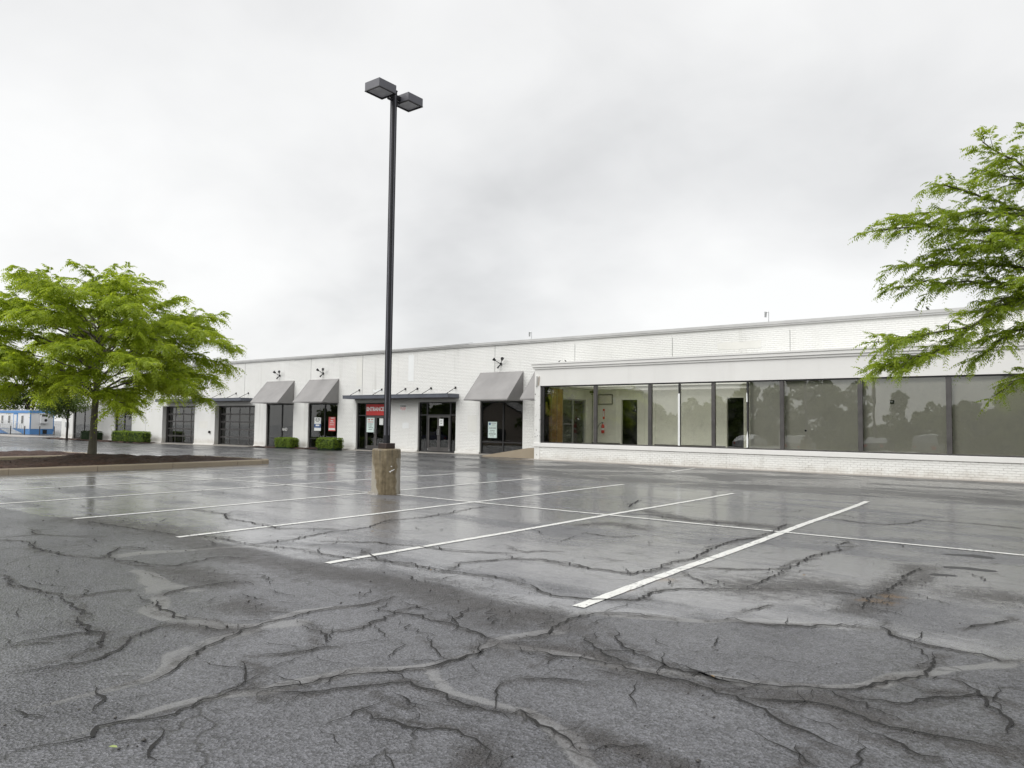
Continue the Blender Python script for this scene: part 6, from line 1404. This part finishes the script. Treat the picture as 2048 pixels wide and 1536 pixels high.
def car(x, y, col, prof, glass, label, cat, length, w=1.8, rz=math.pi / 2, wheels=(0.9, 3.6), name='parked_car'):
    """side profile lofted across the width, narrower at the roof"""
    z = gz(x, y); t = thing(name, label, cat, (0, 0, 0), 'parked vehicles mirrored in the windows'); M = simple(name + '_paint', col, 0.25, 0.1, 0.05, 2, spec=0.7)
    top = max(p[1] for p in prof); belt = 0.95
    def sec(p, s):
        k = 0 if p[1] < belt else (p[1] - belt) / (top - belt + 1e-6); return (p[0], s * (w / 2 - 0.22 * k), p[1])
    n = len(prof); mb = MB(); ys = (-1, -0.94, 0.94, 1)
    for s in ys: mb.v += [tuple(sec((p[0], p[1] if abs(s) < 0.99 else p[1] * 0.985 + 0.01), s)) for p in prof]
    for j in range(3):
        for i in range(n): mb.f.append((j * n + i, j * n + (i + 1) % n, (j + 1) * n + (i + 1) % n, (j + 1) * n + i))
    mb.f.append(tuple(range(n))[::-1]); mb.f.append(tuple(range(3 * n, 4 * n))); mb.fix = True
    b = mb.build('body', M, t, False)
    for s in (-1, 1):
        for g in glass:
            mb = MB(); q = [Vector(sec(p, s)) + Vector((0, s * 0.006, 0)) for p in g]; mb.add(q, [tuple(range(len(q)))]); mb.build('side_window', M_CARGL, t)
        for wx in wheels:
            wl_ = MB().tube([(wx, s * (w / 2 - 0.21), 0.33), (wx, s * (w / 2 + 0.01), 0.33)], 0.33, 20).build('wheel', M_TYRE, t); MB().tube([(wx, s * (w / 2 + 0.011), 0.33), (wx, s * (w / 2 + 0.02), 0.33)], 0.2, 16).build('rim', M_RIM, wl_)
        MB().box(0.0 - 0.01, 0.06, s * 0.55 - 0.16, s * 0.55 + 0.16, 0.62, 0.76, 0.02).build('headlight', M_SIGNW, t); MB().box(length - 0.06, length + 0.01, s * 0.6 - 0.13, s * 0.6 + 0.13, 0.68, 0.86, 0.02).build('tail_light', M_RED, t)
    t.location = (x, y, z); t.rotation_euler = (0, 0, rz); return t
SEDAN = [(0, .35), (0, .72), (.12, .80), (1.15, .95), (1.9, 1.40), (2.5, 1.46), (3.2, 1.42), (4.0, 1.02), (4.5, .96), (4.55, .5), (4.5, .3), (.1, .25)]
SG = [[(1.5, .98), (1.98, 1.36), (2.5, 1.40), (2.5, .98)], [(2.58, .98), (2.58, 1.40), (3.15, 1.36), (3.7, 1.0)]]
SUV = [(0, .4), (0, .95), (.15, 1.05), (1.1, 1.12), (1.75, 1.66), (2.5, 1.75), (4.3, 1.70), (4.65, 1.1), (4.7, .5), (4.6, .35), (.1, .3)]
UG = [[(1.45, 1.14), (1.85, 1.6), (2.55, 1.66), (2.55, 1.12)], [(2.63, 1.12), (2.63, 1.66), (3.5, 1.64), (3.5, 1.12)], [(3.58, 1.12), (3.58, 1.63), (4.25, 1.6), (4.45, 1.15)]]
PICK = [(0, .5), (0, 1.05), (.12, 1.12), (1.35, 1.2), (1.95, 1.78), (2.5, 1.86), (3.4, 1.82), (3.6, 1.25), (5.5, 1.25), (5.55, .6), (5.4, .45), (.1, .42)]
PG = [[(1.65, 1.24), (2.05, 1.72), (2.6, 1.78), (2.6, 1.22)], [(2.68, 1.22), (2.68, 1.78), (3.3, 1.75), (3.45, 1.25)]]
car(-3.6, -20, (0.75, 0.76, 0.77), SEDAN, SG, 'white sedan mirrored in the window at the right edge', 'car', 4.55, rz=0, wheels=(.85, 3.55))
car(-10.2, -17, (0.35, 0.36, 0.37), SUV, UG, 'silver grey estate car mirrored left of the white sedan', 'car', 4.7)
car(-14.0, -17, (0.10, 0.11, 0.13), SEDAN, SG, 'dark sedan mirrored low in a showroom window', 'car', 4.55)
car(-20.5, -17, (0.62, 0.62, 0.61), SUV, UG, 'pale car mirrored under the window cap', 'car', 4.7)
car(-25.0, -17, (0.55, 0.56, 0.57), SEDAN, SG, 'light grey sedan mirrored by the second interior doorway', 'car', 4.55)
car(-92.0, -35, (0.012, 0.016, 0.06), PICK, PG, 'dark blue pickup truck mirrored in the plain double door', 'pickup truck', 5.55, 1.95, 0, (1.0, 4.4), 'pickup_truck')
t = thing('gabled_shop', 'pale brown gabled shop mirrored in the window beside the ramp', 'building', (-78, -40, gz(-78, -40))); g = gz(-78, -40)
MB().prism([(-90, g - 0.2), (-66, g - 0.2), (-66, g + 5.2), (-74, g + 5.4), (-78.5, g + 7.6), (-83, g + 5.4), (-90, g + 5.2)], 1, -46, -39).build('wall', simple('pale_brown_stucco', (0.36, 0.31, 0.26), 0.8), t)
MB().prism([(-83.4, g + 5.4), (-78.5, g + 7.85), (-73.6, g + 5.4), (-74, g + 5.4), (-78.5, g + 7.62), (-83, g + 5.4)], 1, -46.2, -38.6).build('roof', M_BLACK, t)
for x in (-87.5, -70): w = MB().box(x - 1.4, x + 1.4, -38.99, -38.94, g + 0.6, g + 2.6).build('window', M_FRAME, t); MB().box(x - 1.3, x + 1.3, -38.938, -38.93, g + 0.7, g + 2.5).build('pane', M_CARGL, w)
MB().box(-80, -77, -38.99, -38.93, g, g + 2.6).build('door', M_FRAME, t)
t = thing('utility_pole', 'brown utility pole mirrored in a right hand window', 'utility pole', (-17.5, -30, gz(-17.5, -30))); g = gz(-17.5, -30)
MB().tube([(-17.5, -30, g - 0.2), (-17.5, -30, g + 10)], [0.16, 0.11], 10).build('pole', M_TWIG, t); MB().box(-18.6, -16.4, -30.05, -29.95, g + 9.2, g + 9.32).build('crossarm', M_TWIG, t)

M_LEAFGREEN = simple('green_leaf', (0.24, 0.30, 0.08), 0.5); M_LEAFLITTER = simple('dry_leaf', (0.20, 0.13, 0.06), 0.7)
# a few fallen leaves and scraps on the asphalt
for k, (x, y, a, s_) in enumerate([(-3.76, 1.76, 0.4, 0.026), (-5.6, 5.9, 1.8, 0.025), (-1.9, 4.6, 2.6, 0.022), (-8.2, 7.4, 0.9, 0.03), (-2.4, 8.3, 1.2, 0.03)]):
    c, sn = math.cos(a), math.sin(a); P_ = [(-1, 0, 0.1), (-0.3, 0.38, 0.28), (0.5, 0.30, 0.3), (1, 0, 0.12), (0.5, -0.30, 0.2), (-0.3, -0.38, 0.22)]
    mb = MB(); mb.add([(x + (u * c - v * sn) * s_, y + (u * sn + v * c) * s_, 0.011 + h * s_) for u, v, h in P_], [(0, 1, 2, 3), (0, 3, 4, 5)])
    tag(mb.build('fallen_leaf', M_LEAFLITTER if k else M_LEAFGREEN), ['pale green fallen leaf on the asphalt at the bottom left', 'small dry leaf beside the pale sealed band left of centre', 'small dry leaf near the near end of the widest white line', 'small dry leaf on the far left asphalt between stall lines', 'small dry leaf right of the widest white line'][k], 'leaf', 'fallen leaves on the asphalt')
